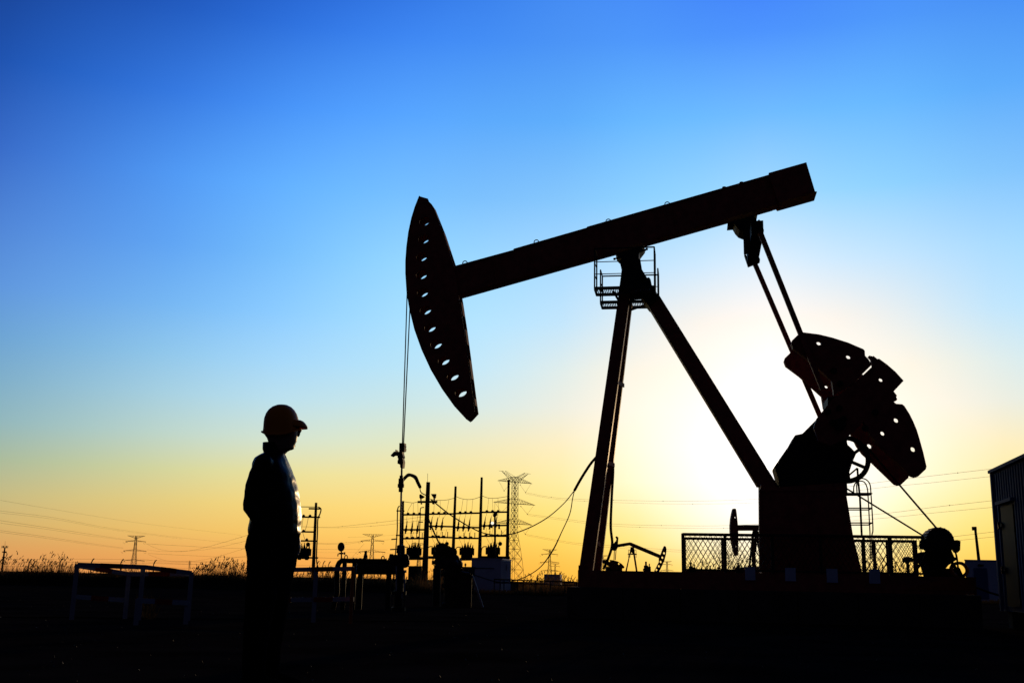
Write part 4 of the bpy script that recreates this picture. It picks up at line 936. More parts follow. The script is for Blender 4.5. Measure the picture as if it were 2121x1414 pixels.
for i in range(60):
    px = random.uniform(290, 330); y = 17.6 + random.random(); blade(mb, gx(px, y), y, 0, random.uniform(.1, .45), .012, random.uniform(.05, .2), random.uniform(0, 6.28))
tag(part('weeds', mb, M_grass, None, recalc=False), 'tuft of dry weeds by the foot of the low striped barrier', 'weeds', None, 'stuff')

# ------------------------------------------------------------------ perimeter fence posts with bent tips
fl = ['first', 'second', 'third', 'fourth', 'fifth', 'sixth']
pf = [(4, 1157), (65, 1157), (129, 1156), (194, 1156), (255, 1157), (323, 1159)]
tops = []
def fpost(x, y, Y, label):
    a = at(x, y, Y); T = thing('fence_post', label, 'fence post', Vector((a.x - .12, Y, 0)), 'bent-topped perimeter fence posts')
    mb = MB(); mb.tube(Vector((a.x - .2, Y, 0)), Vector((a.x - .2, Y, a.z - .45)), .05, n=6); part('shaft', mb, M_pole, T)
    mb = MB(); mb.path([Vector((a.x - .2, Y, a.z - .45)), Vector((a.x - .08, Y, a.z - .15)), Vector((a.x + .06, Y, a.z))], .065, 6); part('bent_tip', mb, M_pole, T)
    return a
wh = ['at the left picture edge', 'second from the left picture edge, among the reeds', 'left of the striped pipe frame', 'behind the left half of the striped pipe frame', 'in front of the distant three-armed pylon', 'behind the right half of the striped pipe frame']
for (x, y), w in zip(pf, wh): tops.append(fpost(x, y, 116, 'bent-topped fence post ' + w))
for x, y, w in [(660.5, 1161, 'nearest the lone utility pole'), (672.5, 1161, 'in the middle of three by the lone utility pole'), (684, 1162, 'farthest right of three by the lone utility pole')]: fpost(x, y, 150, 'bent-topped fence post ' + w)
for k, dz in enumerate((0, -.3, -.7)):
    mb = MB(); pts = [t + Vector((0, 0, dz - .05)) for t in tops]; pts = [pts[0] - Vector((4, 0, 0))] + pts + [pts[-1] + Vector((12, 3, -.1))]; mb.path(pts, .012, 4)
    single('barbed_wire', mb, M_wire, ['top', 'middle', 'lowest'][k] + ' strand of barbed wire along the perimeter fence posts', 'wire', pts[0], 'barbed wire strands')
mb = MB(); a = at(393, 1160, 90); mb.tube(Vector((a.x, 90, 0)), a, .04, .02, 6)
for y in (1163, 1166, 1169, 1173): p = at(393, y, 90); mb.tube(p - Vector((.1, 0, 0)), p + Vector((.1, 0, 0)), .025, n=4)
single('marker_pole', mb, M_rail, 'slim notched pole left of the plumed reeds', 'pole', Vector((a.x, 90, 0)))
# telecom mast
TM = thing('telecom_mast', 'distant telecom mast with ringed antennas at the left edge', 'mast', Vector((at(3, 1187, 700).x, 700, 0)))
a = at(*z0(43, 480), 700); mb = MB(); mb.tube(Vector((at(*z0(14, 700), 700).x, 700, 0)), a, .75, .45, 8); mb.tube(a, at(*z0(46, 425), 700), .12, .05, 5); part('mast_shaft', mb, M_pole, TM)
for y, r in ((475, 1.7), (520, 1.2), (568, .9)):
    c = at(*z0(43 - (y - 475) * .09, y), 700); mb = MB()
    for k in range(6): t = k * math.pi / 3 + .3; p = c + Vector((math.cos(t) * r, math.sin(t) * r, 0)); mb.box(p, (.28, .2, 1.5 if r > 1.5 else .9)); mb.tube(c, p, .1, n=4)
    part('antenna', mb, M_pole, TM)

# ------------------------------------------------------------------ lattice pylons
def lattice(mb, levels, r, fx):
    """levels [(z, halfwidth)] square tower with X bracing"""
    for (z0_, w0), (z1_, w1) in zip(levels[:-1], levels[1:]):
        c0 = [fx(sx * w0, sy * w0, z0_) for sx, sy in ((-1, -1), (1, -1), (1, 1), (-1, 1))]; c1 = [fx(sx * w1, sy * w1, z1_) for sx, sy in ((-1, -1), (1, -1), (1, 1), (-1, 1))]
        for i in range(4):
            j = (i + 1) % 4; mb.tube(c0[i], c1[i], r * 1.4, n=4); mb.tube(c0[i], c1[j], r, n=3); mb.tube(c0[j], c1[i], r, n=3)
            mb.tube(c1[i], c1[j], r, n=3)
def arm(mb, fx, z, half, w, drop, r, both=True, n=5):
    for s in ((-1, 1) if both else (1,)):
        tip = (s * half, 0, z); 
        for sy in (-1, 1):
            mb.tube(fx(s * w, sy * w, z), fx(*tip), r * 1.3, n=4); mb.tube(fx(s * w, sy * w, z + drop), fx(*tip), r, n=3)
        for k in range(1, n):
            t = k / n; t2 = (k + .5) / n
            for sy in (-1, 1):
                lo = fx(s * (w + (half - w) * t), sy * w * (1 - t), z); hi = fx(s * (w + (half - w) * t2), sy * w * (1 - t2), z + drop * (1 - t2)); mb.tube(lo, hi, r * .8, n=3)
                hi2 = fx(s * (w + (half - w) * (t - .5 / n)), sy * w * (1 - t + .5 / n), z + drop * (1 - t + .5 / n)); mb.tube(lo, hi2, r * .8, n=3)
def pylon_a(px, D, label):
    base = Vector((gx(px, D), D, 0)); ya = R(38); ux = Vector((math.cos(ya), math.sin(ya), 0)); uy = Vector((-math.sin(ya), math.cos(ya), 0))
    fx = lambda x, y, z: base + ux * x + uy * y + Vector((0, 0, z))
    T = thing('lattice_pylon', label, 'pylon', base)
    r = .075
    lv = [(0, 3.4), (5.5, 2.95), (10, 2.5), (14, 2.0), (17.6, 1.5), (20.8, 1.1)] + [(20.8 + 2.34 * i, 1.1 - .012 * i) for i in range(1, 11)]
    mb = MB(); lattice(mb, lv, r, fx); part('tower_body', mb, M_galv, T)
    for z, half in ((42.0, 9.4), (32.9, 11.3), (24.4, 9.8)):
        mb = MB(); arm(mb, fx, z, half, 1.05, 2.2, r * .9, n=7); ca = part('cross_arm', mb, M_galv, T)
        for s in (-1, 1):
            mb = MB(); v = fx(s * half * .62, 0, z - 4.0); a = fx(s * half * .3, 0, z - .9); b = fx(s * half * .94, 0, z)
            mb.tube(a, v, .05, n=4); mb.tube(b, v, .05, n=4); mb.ball(a, .22, 6, 4); mb.ball(v, .22, 6, 4); part('insulator', mb, M_porc, ca)
    mb = MB()
    for s in (-1, 1):
        t = fx(s * 7.3, 0, 46.2)
        for sy in (-1, 1): mb.tube(fx(s * 1, sy, 42), t, r * 1.2, n=4); mb.tube(fx(s * 1, sy, 44.2), fx(s * 5.4, sy * .2, 46.4), r, n=3)
        for k in range(1, 6): f = k / 6; mb.tube(fx(s * (1 + 6.3 * f), -1 + f, 42 + 4.2 * f), fx(s * (1 + 5 * f), 1 - f, 44.2 + 2.1 * f), r * .8, n=3); mb.tube(fx(s * (1 + 6.3 * f), -1 + f, 42 + 4.2 * f), fx(s * (1 + 5 * (f - .12)), 1 - f, 44.2 + 2.1 * (f - .12)), r * .8, n=3)
        mb.tube(t - ux * 1.5, t + ux * 1.2, r, n=3)
    part('earth_peak', mb, M_galv, T)
    return fx
def pylon_b(px, D, H, label, yaw=0., group='distant three-armed lattice pylons', thick=.14):
    base = Vector((gx(px, D), D, 0)); s_ = H / 45; ux = Vector((math.cos(yaw), math.sin(yaw), 0)); uy = Vector((-math.sin(yaw), math.cos(yaw), 0))
    fx = lambda x, y, z: base + (ux * x + uy * y + Vector((0, 0, z))) * s_
    T = thing('lattice_pylon', label, 'pylon', base, group); r = thick
    lv = [(0, 3.9), (8, 3.1), (14, 2.5), (20, 2.0), (26, 1.6), (32, 1.3), (38, 1.05), (45, .9)]
    mb = MB(); lattice(mb, lv, r, fx); part('tower_body', mb, M_galv, T)
    for z, half, up in ((45, 10.6, -3), (38.2, 12.0, 1.6), (27.2, 13.6, 1.8), (15.7, 12.6, 1.8)):
        mb = MB(); arm(mb, fx, z, half, 1.1, up, r, n=4); ca = part('cross_arm', mb, M_galv, T)
        if z < 45:
            for s in (-1, 1):
                a = fx(s * half, 0, z); q = fx(s * half + 2.2 * (1 if s < 0 else -1.6), 0, z - 1.4 + (1.6 if s > 0 else 0)); mb = MB(); mb.tube(a, q, .32 * s_, n=6)
                mb.path(curve([a, fx(s * half - 1, 0, z - 2.8), fx(s * half - 3, 0, z - 1.2)], 4), .09, 4); part('insulator', mb, M_porc, ca)
    return fx
fxA = pylon_a(1063, 464, 'big lattice pylon with V-shaped earth peaks behind the rightmost utility pole')
fx1 = pylon_b(275, 1300, 44.5, 'distant pylon rising behind the striped pipe frame', thick=.14)
fx2 = pylon_b(768, 1130, 45, 'distant pylon between the pressure gauge and the polished rod', thick=.13)
fx3 = pylon_b(1138, 1500, 44, 'distant pylon above the tiny pale building', .2, thick=.14)
fx4 = pylon_b(1149.5, 2500, 42, 'very faint far pylon touching the right side of the one above the tiny building', .1, thick=.16)
fx5 = pylon_b(1382, 2300, 48, 'very faint far pylon right of the small distant pumpjack', .3, thick=.16)
fx6 = pylon_b(1248, 2000, 50, 'very faint far pylon hugging the front leg of the pumpjack', .3, thick=.16)
fx7 = pylon_b(866, 1500, 49, 'distant pylon mostly hidden behind the leftmost transformer', .4, thick=.14)

# power lines strung far away
def line(pts, r, label, group, sp=()):
    P = curve([p if isinstance(p, Vector) else at(*p) for p in pts], 10); mb = MB(); mb.path(P, r, 4)
    for t in sp: p = P[int(t * (len(P) - 1))]; mb.ball(p, r * 3.5, 6, 4)
    single('power_line', mb, M_wire, label, 'power line', P[0], group)
gL = 'power lines crossing the left sky'; gR = 'power lines crossing the sky behind the pumpjack'; gM = 'power lines between the person and the polished rod'
def zl0(l): return [(*z0(x, y), Y) for x, y, Y in l]
LL = [([(0, 65, 600), (500, 150, 750), (1200, 262, 950), (1800, 335, 1150), (2121, 372, 1300)], .05, 'topmost faint power line over the far left reeds'),
      ([(0, 158, 600), (500, 222, 750), (1000, 316, 950), (1600, 395, 1150), (2121, 450, 1300)], .06, 'second faint power line over the far left reeds'),
      ([(0, 175, 600), (500, 236, 750), (1000, 326, 950), (1600, 405, 1150)], .05, 'third faint power line over the far left reeds'),
      ([(0, 243, 600), (500, 318, 750), (1000, 395, 1000), (1180, 420, 1290)], .07, 'fourth power line running to the distant left pylon'),
      ([(0, 265, 600), (400, 318, 750), (800, 378, 1000), (1180, 425, 1290)], .06, 'fifth power line running to the distant left pylon'),
      ([(0, 330, 600), (400, 385, 750), (800, 445, 1000), (1080, 483, 1290)], .07, 'sixth power line ending at the middle arm of the distant left pylon'),
      ([(0, 345, 600), (400, 398, 750), (800, 455, 1000), (1080, 490, 1290)], .06, 'seventh power line, lowest of those over the left reeds'),
      ([(1285, 447, 1290), (1600, 465, 1350), (2121, 488, 1450), (3400, 500, 1700)], .13, 'level power line leaving the top arm of the distant left pylon'),
      ([(1300, 532, 1290), (1700, 552, 1350), (2121, 566, 1450), (3400, 580, 1700)], .11, 'level power line leaving the middle arm of the distant left pylon'),
      ([(1280, 603, 1290), (1600, 622, 1350), (2121, 632, 1450), (3400, 640, 1700)], .10, 'level power line leaving the lowest arm of the distant left pylon'),
      ([(1290, 450, 1290), (1400, 495, 1250), (1560, 516, 1180), (1750, 492, 1100), (2121, 388, 950), (2500, 260, 850)], .09, 'deeply sagging line rising from the left pylon toward the person'),
      ([(1290, 500, 1290), (1420, 514, 1250), (1600, 512, 1180), (1830, 495, 1100), (2121, 432, 950), (2500, 330, 850)], .07, 'second sagging line rising from the left pylon toward the person'),
      ([(1300, 540, 1290), (1450, 592, 1250), (1600, 606, 1180), (1830, 580, 1100), (2121, 498, 950), (2500, 390, 850)], .07, 'third sagging line rising from the left pylon toward the person'),
      ([(1200, 575, 1290), (1500, 608, 1250), (1800, 603, 1180), (2121, 560, 1000), (2500, 490, 850)], .06, 'lowest sagging line rising from the left pylon toward the person')]
for pts, r, lb_ in LL: line(zl0(pts), r, lb_, gL, (.45, .8) if 'sagging' in lb_ else ())
def z3y(l): return [(*z3(x, y), Y) for x, y, Y in l]
for pts, r, lb_, sp in [([(-20, 530, 700), (100, 537, 720), (230, 545, 740), (400, 543, 760), (600, 523, 700), (920, 487, 600), (1150, 455, 560)], .07, 'uppermost long line with spacers right of the person', (.3, .55, .75)),
      ([(100, 545, 720), (300, 550, 740), (470, 549, 760), (700, 537, 700), (920, 516, 600), (1180, 480, 560)], .06, 'second long line with spacers right of the person', (.35, .6, .85)),
      ([(50, 676, 900), (240, 683, 900), (400, 684, 1000), (600, 668, 1120), (660, 658, 1130)], .08, 'line ending at the upper arm of the pylon by the gauge', (.6,)),
      ([(50, 684, 900), (300, 692, 900), (500, 690, 1000), (660, 662, 1130)], .07, 'second line ending at the upper arm of the pylon by the gauge', (.6,)),
      ([(760, 660, 1130), (920, 648, 1100), (1150, 632, 1000), (1500, 615, 900)], .07, 'line leaving the upper arm of the pylon by the gauge', ()),
      ([(50, 795, 900), (270, 806, 900), (450, 812, 1000), (700, 790, 1130)], .06, 'line ending at the lower arm of the pylon by the gauge', ()),
      ([(100, 760, 1200), (400, 765, 1200), (650, 760, 1200), (950, 770, 1200)], .05, 'lowest faint level line behind the pylon by the gauge', ()),
      ([(640, 690, 1130), (560, 780, 1000), (520, 830, 900)], .06, 'steep line dropping left from the pylon by the gauge', ())]:
    line(z3y(pts), r, lb_, gM, sp)
def R_(pts, r, lb_, sp): line(pts, r, lb_, gR, sp)
R_([fxA(5.828, 0, 38), (1160, 1031, 460), (1300, 1036, 440), (1450, 1037, 400), (1600, 1030, 370), (1800, 1001, 330), (1930, 985, 310), (2130, 962, 290)], .045, 'upper distant line with spacers behind the pumpjack', (.12, .27, .36, .62, .9))
R_([fxA(5.828, 0, 37.5), (1160, 1034, 460), (1300, 1041, 440), (1450, 1043, 400), (1600, 1038, 370), (1810, 1011, 330), (1930, 999, 310), (2130, 978, 290)], .04, 'second distant line with spacers behind the pumpjack', (.2, .42, .66))
R_([fxA(7.006, 0, 28.9), (1250, 1083, 450), (1400, 1088, 420), (1550, 1086, 390), (1800, 1066, 340), (1950, 1048, 310), (2130, 1028, 290)], .045, 'third distant line with spacers behind the pumpjack', (.18, .3, .62, .86))
R_([fxA(7.006, 0, 28.4), (1250, 1087, 450), (1400, 1093, 420), (1550, 1092, 390), (1810, 1074, 340), (1950, 1060, 310), (2130, 1043, 290)], .04, 'fourth distant line with spacers behind the pumpjack', (.25, .45))
R_([fxA(6.076, 0, 20.4), (1180, 1122, 460), (1250, 1128, 450), (1400, 1138, 420), (1600, 1140, 390), (1800, 1130, 340), (1980, 1110, 310), (2130, 1092, 290)], .045, 'fifth distant line passing above the small pumpjack', (.1, .22, .85))
R_([fxA(6.076, 0, 19.9), (1180, 1125, 460), (1250, 1132, 450), (1400, 1142, 420), (1600, 1146, 390), (1800, 1138, 340), (1980, 1119, 310), (2130, 1104, 290)], .04, 'lowest distant line passing above the small pumpjack', ())
R_([(1040, 1075, 520), (960, 1092, 600), (870, 1102, 700), (780, 1110, 850), (720, 1112, 900)], .05, 'faint line between the big pylon and the pylon by the gauge', ())

# ------------------------------------------------------------------ small distant pumpjacks
def fprism(parent, name, pts, Y, t, mt, holes=()):
    A = [at(*p, Y - t / 2) for p in pts]
    fn = lambda u, v, z: Vector((u, Y + v, z)); mb = MB()
    mb.plate([(a.x, a.z) for a in A], [[(q.x, q.z) for q in h] for h in holes], fn, -t / 2, t / 2); return part(name, mb, mt, parent)
def fh(z, x, y, r, Y):
    c = at(*z(x, y), Y); return [Vector((c.x + r * math.cos(i * math.pi / 5), Y, c.z + r * math.sin(i * math.pi / 5))) for i in range(10)]
YB = 150
PB2 = thing('pumpjack', 'small distant pumpjack with a bent beam and its horse head down on the right', 'pumpjack', Vector((at(*z7(620, 900), YB).x, YB, 0)))
fprism(PB2, 'horse_head', [z7(*p) for p in [(945, 530), (960, 535), (967, 560), (963, 610), (945, 680), (905, 765), (870, 830), (830, 860), (825, 850), (850, 775), (893, 690), (893, 650), (912, 610), (930, 560)]], YB, .5, M_red,
       [fh(z7, x, y, .155, YB - .25) for x, y in [(944, 602), (927, 646), (910, 689), (892, 732), (868, 768)]])
fprism(PB2, 'walking_beam', [z7(*p) for p in [(480, 512), (600, 493), (616, 496), (905, 618), (893, 650), (650, 549), (600, 524), (480, 544)]], YB + .05, .4, M_red)
fprism(PB2, 'equalizer', [z7(*p) for p in [(458, 437), (470, 432), (487, 445), (485, 475), (482, 512), (480, 545), (465, 577), (432, 575), (422, 545), (432, 512), (463, 480), (470, 462)]], YB + .1, .5, M_steel)
fprism(PB2, 'samson_post', [z7(*p) for p in [(612, 540), (642, 540), (650, 600), (690, 860), (676, 860), (638, 615), (620, 590), (604, 615), (556, 860), (540, 860), (600, 610)]], YB + .1, .5, M_steel)
mb = MB(); mb.box(at(*z7(625, 614), YB), (1.15, 1.2, .1)); c = at(*z7(625, 595), YB)
for dx in (-.52, -.3, .3, .52): mb.tube(c + Vector((dx, 0, -.7)), c + Vector((dx, 0, .3)), .04, n=4)
mb.tube(c + Vector((-.55, 0, .3)), c + Vector((.55, 0, .3)), .04, n=4); mb.tube(c + Vector((-.55, 0, -.15)), c + Vector((.55, 0, -.15)), .04, n=4)
part('platform', mb, M_rail, PB2)
for xa, ya, xb, yb in [(446, 575, 442, 670), (463, 570, 455, 670)]: mb = MB(); mb.tube(at(*z7(xa, ya), YB), at(*z7(xb, yb), YB), .06, n=5); part('pitman_arm', mb, M_steel, PB2)
fprism(PB2, 'counterweight', [z7(*p) for p in [(327, 683), (335, 668), (400, 668), (440, 672), (480, 684), (520, 708), (547, 738), (543, 752), (525, 755), (500, 745), (470, 770), (425, 770), (400, 735), (350, 710), (332, 700)]], YB, .6, M_cw, [fh(z7, 395, 679, .13, YB), fh(z7, 490, 708, .13, YB)])
mb = MB(); a = at(*z7(310, 720), YB); b = at(*z7(470, 860), YB); mb.box(Vector(((a.x + b.x) / 2 + .8, YB + 1.2, (a.z - .2) / 2)), (b.x - a.x, 1.5, a.z - .2)); mb.box(Vector((at(*z7(620, 800), YB).x, YB, .25)), (14, 2, .5)); part('base', mb, M_steel, PB2)
YA = 82
PA = thing('pumpjack', 'mid-distance pumpjack with an upright horse head seen through the mesh guard', 'pumpjack', Vector((at(*z7(1850, 900), YA).x, YA, 0)))
fprism(PA, 'horse_head', [z7(*p) for p in [(1632, 160), (1640, 156), (1655, 157), (1662, 165), (1668, 205), (1680, 320), (1684, 400), (1684, 625), (1655, 627), (1635, 570), (1614, 460), (1606, 390), (1605, 330), (1611, 260), (1622, 200)]], YA, .45, M_red,
       [fh(z7, 1657, 207, .045, YA - .2), fh(z7, 1655, 245, .075, YA - .2), fh(z7, 1665, 535, .06, YA - .2), fh(z7, 1672, 575, .045, YA - .2)])
fprism(PA, 'walking_beam', [z7(*p) for p in [(1675, 321), (2500, 318), (2500, 374), (1675, 377)]], YA + .05, .35, M_red)
fprism(PA, 'samson_post', [z7(*p) for p in [(1830, 377), (1880, 377), (1900, 415), (1960, 860), (1942, 860), (1868, 470), (1866, 590), (1850, 590), (1848, 420), (1835, 480), (1790, 860), (1773, 860), (1818, 470), (1822, 415)]], YA + .1, .15, M_steel)
mb = MB(); mb.path(curve([at(*z7(x, y), YA) for x, y in [(1665, 625), (1690, 700), (1730, 760)]], 4), .02, 4); part('bridle_cable', mb, M_steel, PA)
mb = MB(); c = at(*z7(1900, 800), YA); mb.ball(Vector((c.x, YA + .8, 1.0)), Vector((3.0, .9, 1.15)), 20, 10); mb.box(Vector((c.x, YA + .6, .3)), (7.0, 2, .6)); part('base', mb, M_steel, PA)

# ------------------------------------------------------------------ blue cabin at the right
YC = 22.0; c0 = at(2057, 980, YC); zt = c0.z; c1r = at(2121, 950, 19.5)
dirn = Vector((c1r.x - c0.x, 19.5 - YC, 0)).normalized(); outn = Vector((dirn.y, -dirn.x, 0)); 
if outn.x > 0: outn = -outn
zb2 = .32; Lc = 6.0; BCB = thing('site_cabin', 'tall blue ribbed metal cabin cut by the right picture edge', 'cabin', Vector((c0.x, YC, 0)))
def cw(s, o, z): return Vector((c0.x, YC, 0)) + dirn * s + outn * o + Vector((0, 0, z))
mb = MB(); mb.hexa([cw(0, 0, zb2), cw(Lc, 0, zb2), cw(Lc, -2.4, zb2), cw(0, -2.4, zb2)], [cw(0, 0, zt), cw(Lc, 0, zt), cw(Lc, -2.4, zt), cw(0, -2.4, zt)]); part('wall', mb, M_blue, BCB)
mb = MB()
for k in range(30):
    s = .16 + k * .2
    if .5 < s < 1.75: mb.bar(cw(s, .022, 2.42), cw(s, .022, zt - .04), .07, .04, side=tuple(dirn)); continue
    mb.bar(cw(s, .022, zb2 + .05), cw(s, .022, zt - .04), .07, .04, side=tuple(dirn))
part('wall_rib', mb, M_blue, BCB)
mb = MB(); mb.hexa([cw(-.06, .09, zt), cw(Lc, .09, zt), cw(Lc, -2.5, zt), cw(-.06, -2.5, zt)], [cw(-.06, .09, zt + .06), cw(Lc, .09, zt + .06), cw(Lc, -2.5, zt + .06), cw(-.06, -2.5, zt + .06)]); part('roof', mb, M_blue, BCB)
mb = MB(); mb.bar(cw(.08, .05, zb2), cw(.08, .05, zt), .1, .05, side=tuple(dirn)); part('corner_post', mb, M_blue, BCB)
mb = MB(); mb.box(cw(1.15, .03, (zb2 + .1 + 2.3) / 2), (1.0, .05, 2.2 - zb2), dirn, outn); DR = part('door', mb, M_door, BCB)
mb = MB(); mb.box(cw(1.13, .06, 2.38), (1.3, .12, .06), dirn, outn); part('door_hood', mb, M_blue, BCB)
for z in (1.95, 1.1): mb = MB(); mb.tube(cw(.62, .09, z - .07), cw(.62, .09, z + .07), .03, n=8); mb.box(cw(.7, .075, z), (.2, .03, .07), dirn, outn); part('hinge', mb, M_steel, DR)
for s in (.3, 2.5, 5.5):
    for o in (-.2, -2.2): mb = MB(); mb.box(cw(s, o, zb2 / 2), (.35, .3, zb2), dirn, outn); part('footing', mb, M_conc, BCB)
T, a, b, back, h = cabin(1998, 2073, 2078, 1160, 72, .02, 'small blue-grey shed between the motor and the blue cabin', M_white)
ul = at(2016, 1175, 72); ur_ = at(2044, 1175, 72); mb = MB(); mb.box(Vector(((ul.x + ur_.x) / 2, 71.98, ul.z / 2 + .08)), (ur_.x - ul.x, .04, ul.z - .2)); part('door', mb, M_blue, T)
mb = MB(); p = at(2030, 1170, 72); mb.box(Vector((p.x, 71.9, p.z)), (.3, .16, .14)); part('lamp', mb, M_steel, T)
P_, _, _ = pole('utility_pole', 2019.5, 1090, 2027.5, 1160, 84, .09, .15, 'leaning slim pole rising behind the small shed on the right', None)
mb = MB(); p = at(2018, 1094, 84); mb.box(p, (.3, .2, .28)); part('pole_cap', mb, M_steel, P_)

# ------------------------------------------------------------------ person
YP = 7.3
def ring(l, r, y, dh, Y=YP, n=20, inset=0., e=.85):
    a = at(l, y, Y); b = at(r, y, Y); c = (a + b) / 2; hw = (b - a).length / 2 - inset; d = (b - a).normalized(); hd = dh - inset
    out = []
    for i in range(n):
        t = 2 * math.pi * i / n; ct, st = math.cos(t), math.sin(t)
        out.append(c + d * hw * math.copysign(abs(ct) ** e, ct) + Vector((0, 1, 0)) * hd * math.copysign(abs(st) ** e, st))
    return out
torso = [(556, 588, 934, .065), (543, 591, 941, .11), (531, 593, 950, .175), (526, 598, 961, .205), (522, 608, 985, .215), (519, 616.5, 1015, .21), (520, 621.5, 1049, .205), (521, 623, 1080, .2), (515, 622.5, 1098, .193), (516, 620.5, 1108, .188)]
hips = [(517, 620, 1104, .185), (512, 618, 1118, .188), (509.5, 616.5, 1132, .19), (512.5, 614, 1152, .185), (515, 611, 1176, .17), (519, 600, 1192, .13)]
legA = [(513, 578, 1160, .09), (512, 575, 1180, .095), (508, 572, 1240, .088), (506, 562, 1290, .075), (503, 553, 1345, .066), (502, 549, 1390, .06), (503, 549, 1408, .058)]
legB = [(546, 613, 1160, .09), (545, 610, 1180, .095), (545, 599.6, 1237, .088), (543, 592, 1280, .078), (541, 586.7, 1314, .072), (540, 581.6, 1348, .066), (539, 579, 1386, .06), (540, 580, 1401, .058)]
YLA, YLB = YP - .11, YP + .11
armN = [((546, 958), .058), ((533, 985), .056), ((523, 1018), .052), ((518, 1050), .046), ((540, 1078), .043), ((562, 1104), .038), ((574, 1120), .032)]
armF = [((578, 962), .058), ((590, 990), .052), ((600, 1020), .05), ((604, 1052), .045), ((608, 1080), .04), ((611, 1100), .034), ((613, 1112), .028)]
def arm_pts(lst, Y0, Y1, inset=0.):
    n = len(lst) - 1; return [at(*p, Y0 + (Y1 - Y0) * i / n) for i, (p, r) in enumerate(lst)], [r - inset for p, r in lst]
def remeshed(mb, vox, smooth_it=4, fac=.5):
    me = bpy.data.meshes.new('tmp'); me.from_pydata([tuple(v) for v in mb.v], [], mb.f)
    bm = bmesh.new(); bm.from_mesh(me); bmesh.ops.recalc_face_normals(bm, faces=bm.faces); bm.to_mesh(me); bm.free()
    o = bpy.data.objects.new('tmp', me); C.objects.link(o)
    rm = o.modifiers.new('r', 'REMESH'); rm.mode = 'VOXEL'; rm.voxel_size = vox
    sm = o.modifiers.new('s', 'SMOOTH'); sm.factor = fac; sm.iterations = smooth_it
    dg = bpy.context.evaluated_depsgraph_get(); ev = o.evaluated_get(dg); m2 = ev.to_mesh()
    out = MB(); out.v = [v.co.copy() for v in m2.vertices]; out.f = [tuple(p.vertices) for p in m2.polygons]
    ev.to_mesh_clear(); bpy.data.objects.remove(o); bpy.data.meshes.remove(me); return out
foot = at(545, 1410, YP)
PE = thing('person', 'man in a hard hat and glasses standing in profile, looking toward the pumpjack', 'person', Vector((foot.x, YP, 0)))
# body: one surface, head to ankles, hands with fingers
mb = MB(); ins = .012
mb.loft([ring(l, r, y, d, inset=ins) for l, r, y, d in torso]); mb.loft([ring(l, r, y, d, inset=ins) for l, r, y, d in hips])
mb.loft([ring(l, r, y, d, YLA, inset=ins) for l, r, y, d in legA]); mb.loft([ring(l, r, y, d, YLB, inset=ins) for l, r, y, d in legB])
for lst, Ya, Yb in ((armN, YP - .2, YP - .13), (armF, YP + .2, YP + .17)):
    P, rr = arm_pts(lst, Ya, Yb, .01); mb.path(P, rr, 12); mb.ball(P[0], .055, 12, 8)
head = [(280, 700, 1330, .055), (280, 655, 1260, .056), (288, 700, 1200, .058), (288, 760, 1165, .060), (288, 852, 1140, .062), (288, 866, 1105, .064), (287, 870, 1050, .068), (285, 898, 1000, .070), (270, 918, 950, .072), (245, 930, 880, .074),
        (222, 940, 820, .076), (208, 945, 740, .078), (200, 945, 640, .078), (205, 938, 520, .077), (240, 900, 400, .07), (310, 840, 300, .06), (400, 740, 240, .04)]
mb.loft([ring(*[zp(l, y)[0], zp(r, y)[0]], zp(0, y)[1], d, n=24, e=.95) for l, r, y, d in head])
hc = at(*zp(590, 780), YP); fd = Vector((math.cos(R(38)), math.sin(R(38)), 0)); fs = Vector((-fd.y, fd.x, 0))
mb.ball(hc + fd * .098 + Vector((0, 0, -.035)), Vector((.016, .016, .028)), 10, 8)                       # nose
mb.ball(hc + fd * .088 + Vector((0, 0, -.078)), Vector((.018, .022, .010)), 10, 6)                       # lips
for s in (-1, 1): mb.ball(hc + fd * .074 + fs * s * .032 + Vector((0, 0, .0)), .015, 8, 6)               # eyes
mb.ball(hc - Vector((0, .078, .018)) + Vector((-.012, 0, 0)), Vector((.018, .010, .030)), 10, 8)          # near ear
mb.ball(hc + Vector((-.012, .078, -.018)), Vector((.018, .010, .030)), 10, 8)
def hand(mb, w, d, side, pn):      # wrist, finger direction, palm width direction, palm normal
    pc_ = w + d * .045; mb.path([w, w + d * .03, w + d * .085], [.026, .034, .034], 10)
    for k, (o, l) in enumerate([(-.028, .062), (-.010, .072), (.009, .068), (.027, .054)]):
        b0 = w + d * .08 + side * o; b1 = b0 + d * l * .45 + pn * .006; b2 = b1 + d * l * .30 + pn * .018; b3 = b2 + d * l * .12 + pn * .022
        mb.path([b0 - d * .02, b0, b1, b2, b3], [.010, .0095, .009, .008, .0065], 8)
    t0 = w + d * .025 - side * .026; mb.path([t0, t0 + d * .03 - side * .014 + pn * .01, t0 + d * .055 - side * .014 + pn * .022], [.013, .011, .008], 8)
Pf, rf_ = arm_pts(armF, YP + .2, YP + .17); hand(mb, Pf[-1] + Vector((0, 0, .005)), Vector((.02, -.1, -1)).normalized(), Vector((1, .2, 0)).normalized(), Vector((-.2, -1, 0)).normalized())
Pn, rn_ = arm_pts(armN, YP - .2, YP - .10); hand(mb, Pn[-1], Vector((.35, .25, -1)).normalized(), Vector((1, 0, .3)).normalized(), Vector((0, 1, 0)))
for Y, x in ((YLA, 526), (YLB, 559)): p = at(x, 1400, Y); mb.path([Vector((p.x, Y, .09)), Vector((p.x, Y, .036)), Vector((p.x + .12, Y, .028)), Vector((p.x + .17, Y, .024))], [.036, .032, .024, .015], 10)
body = remeshed(mb, .0055, 2, .4); part('body', body, M_skin, PE, smooth=True)
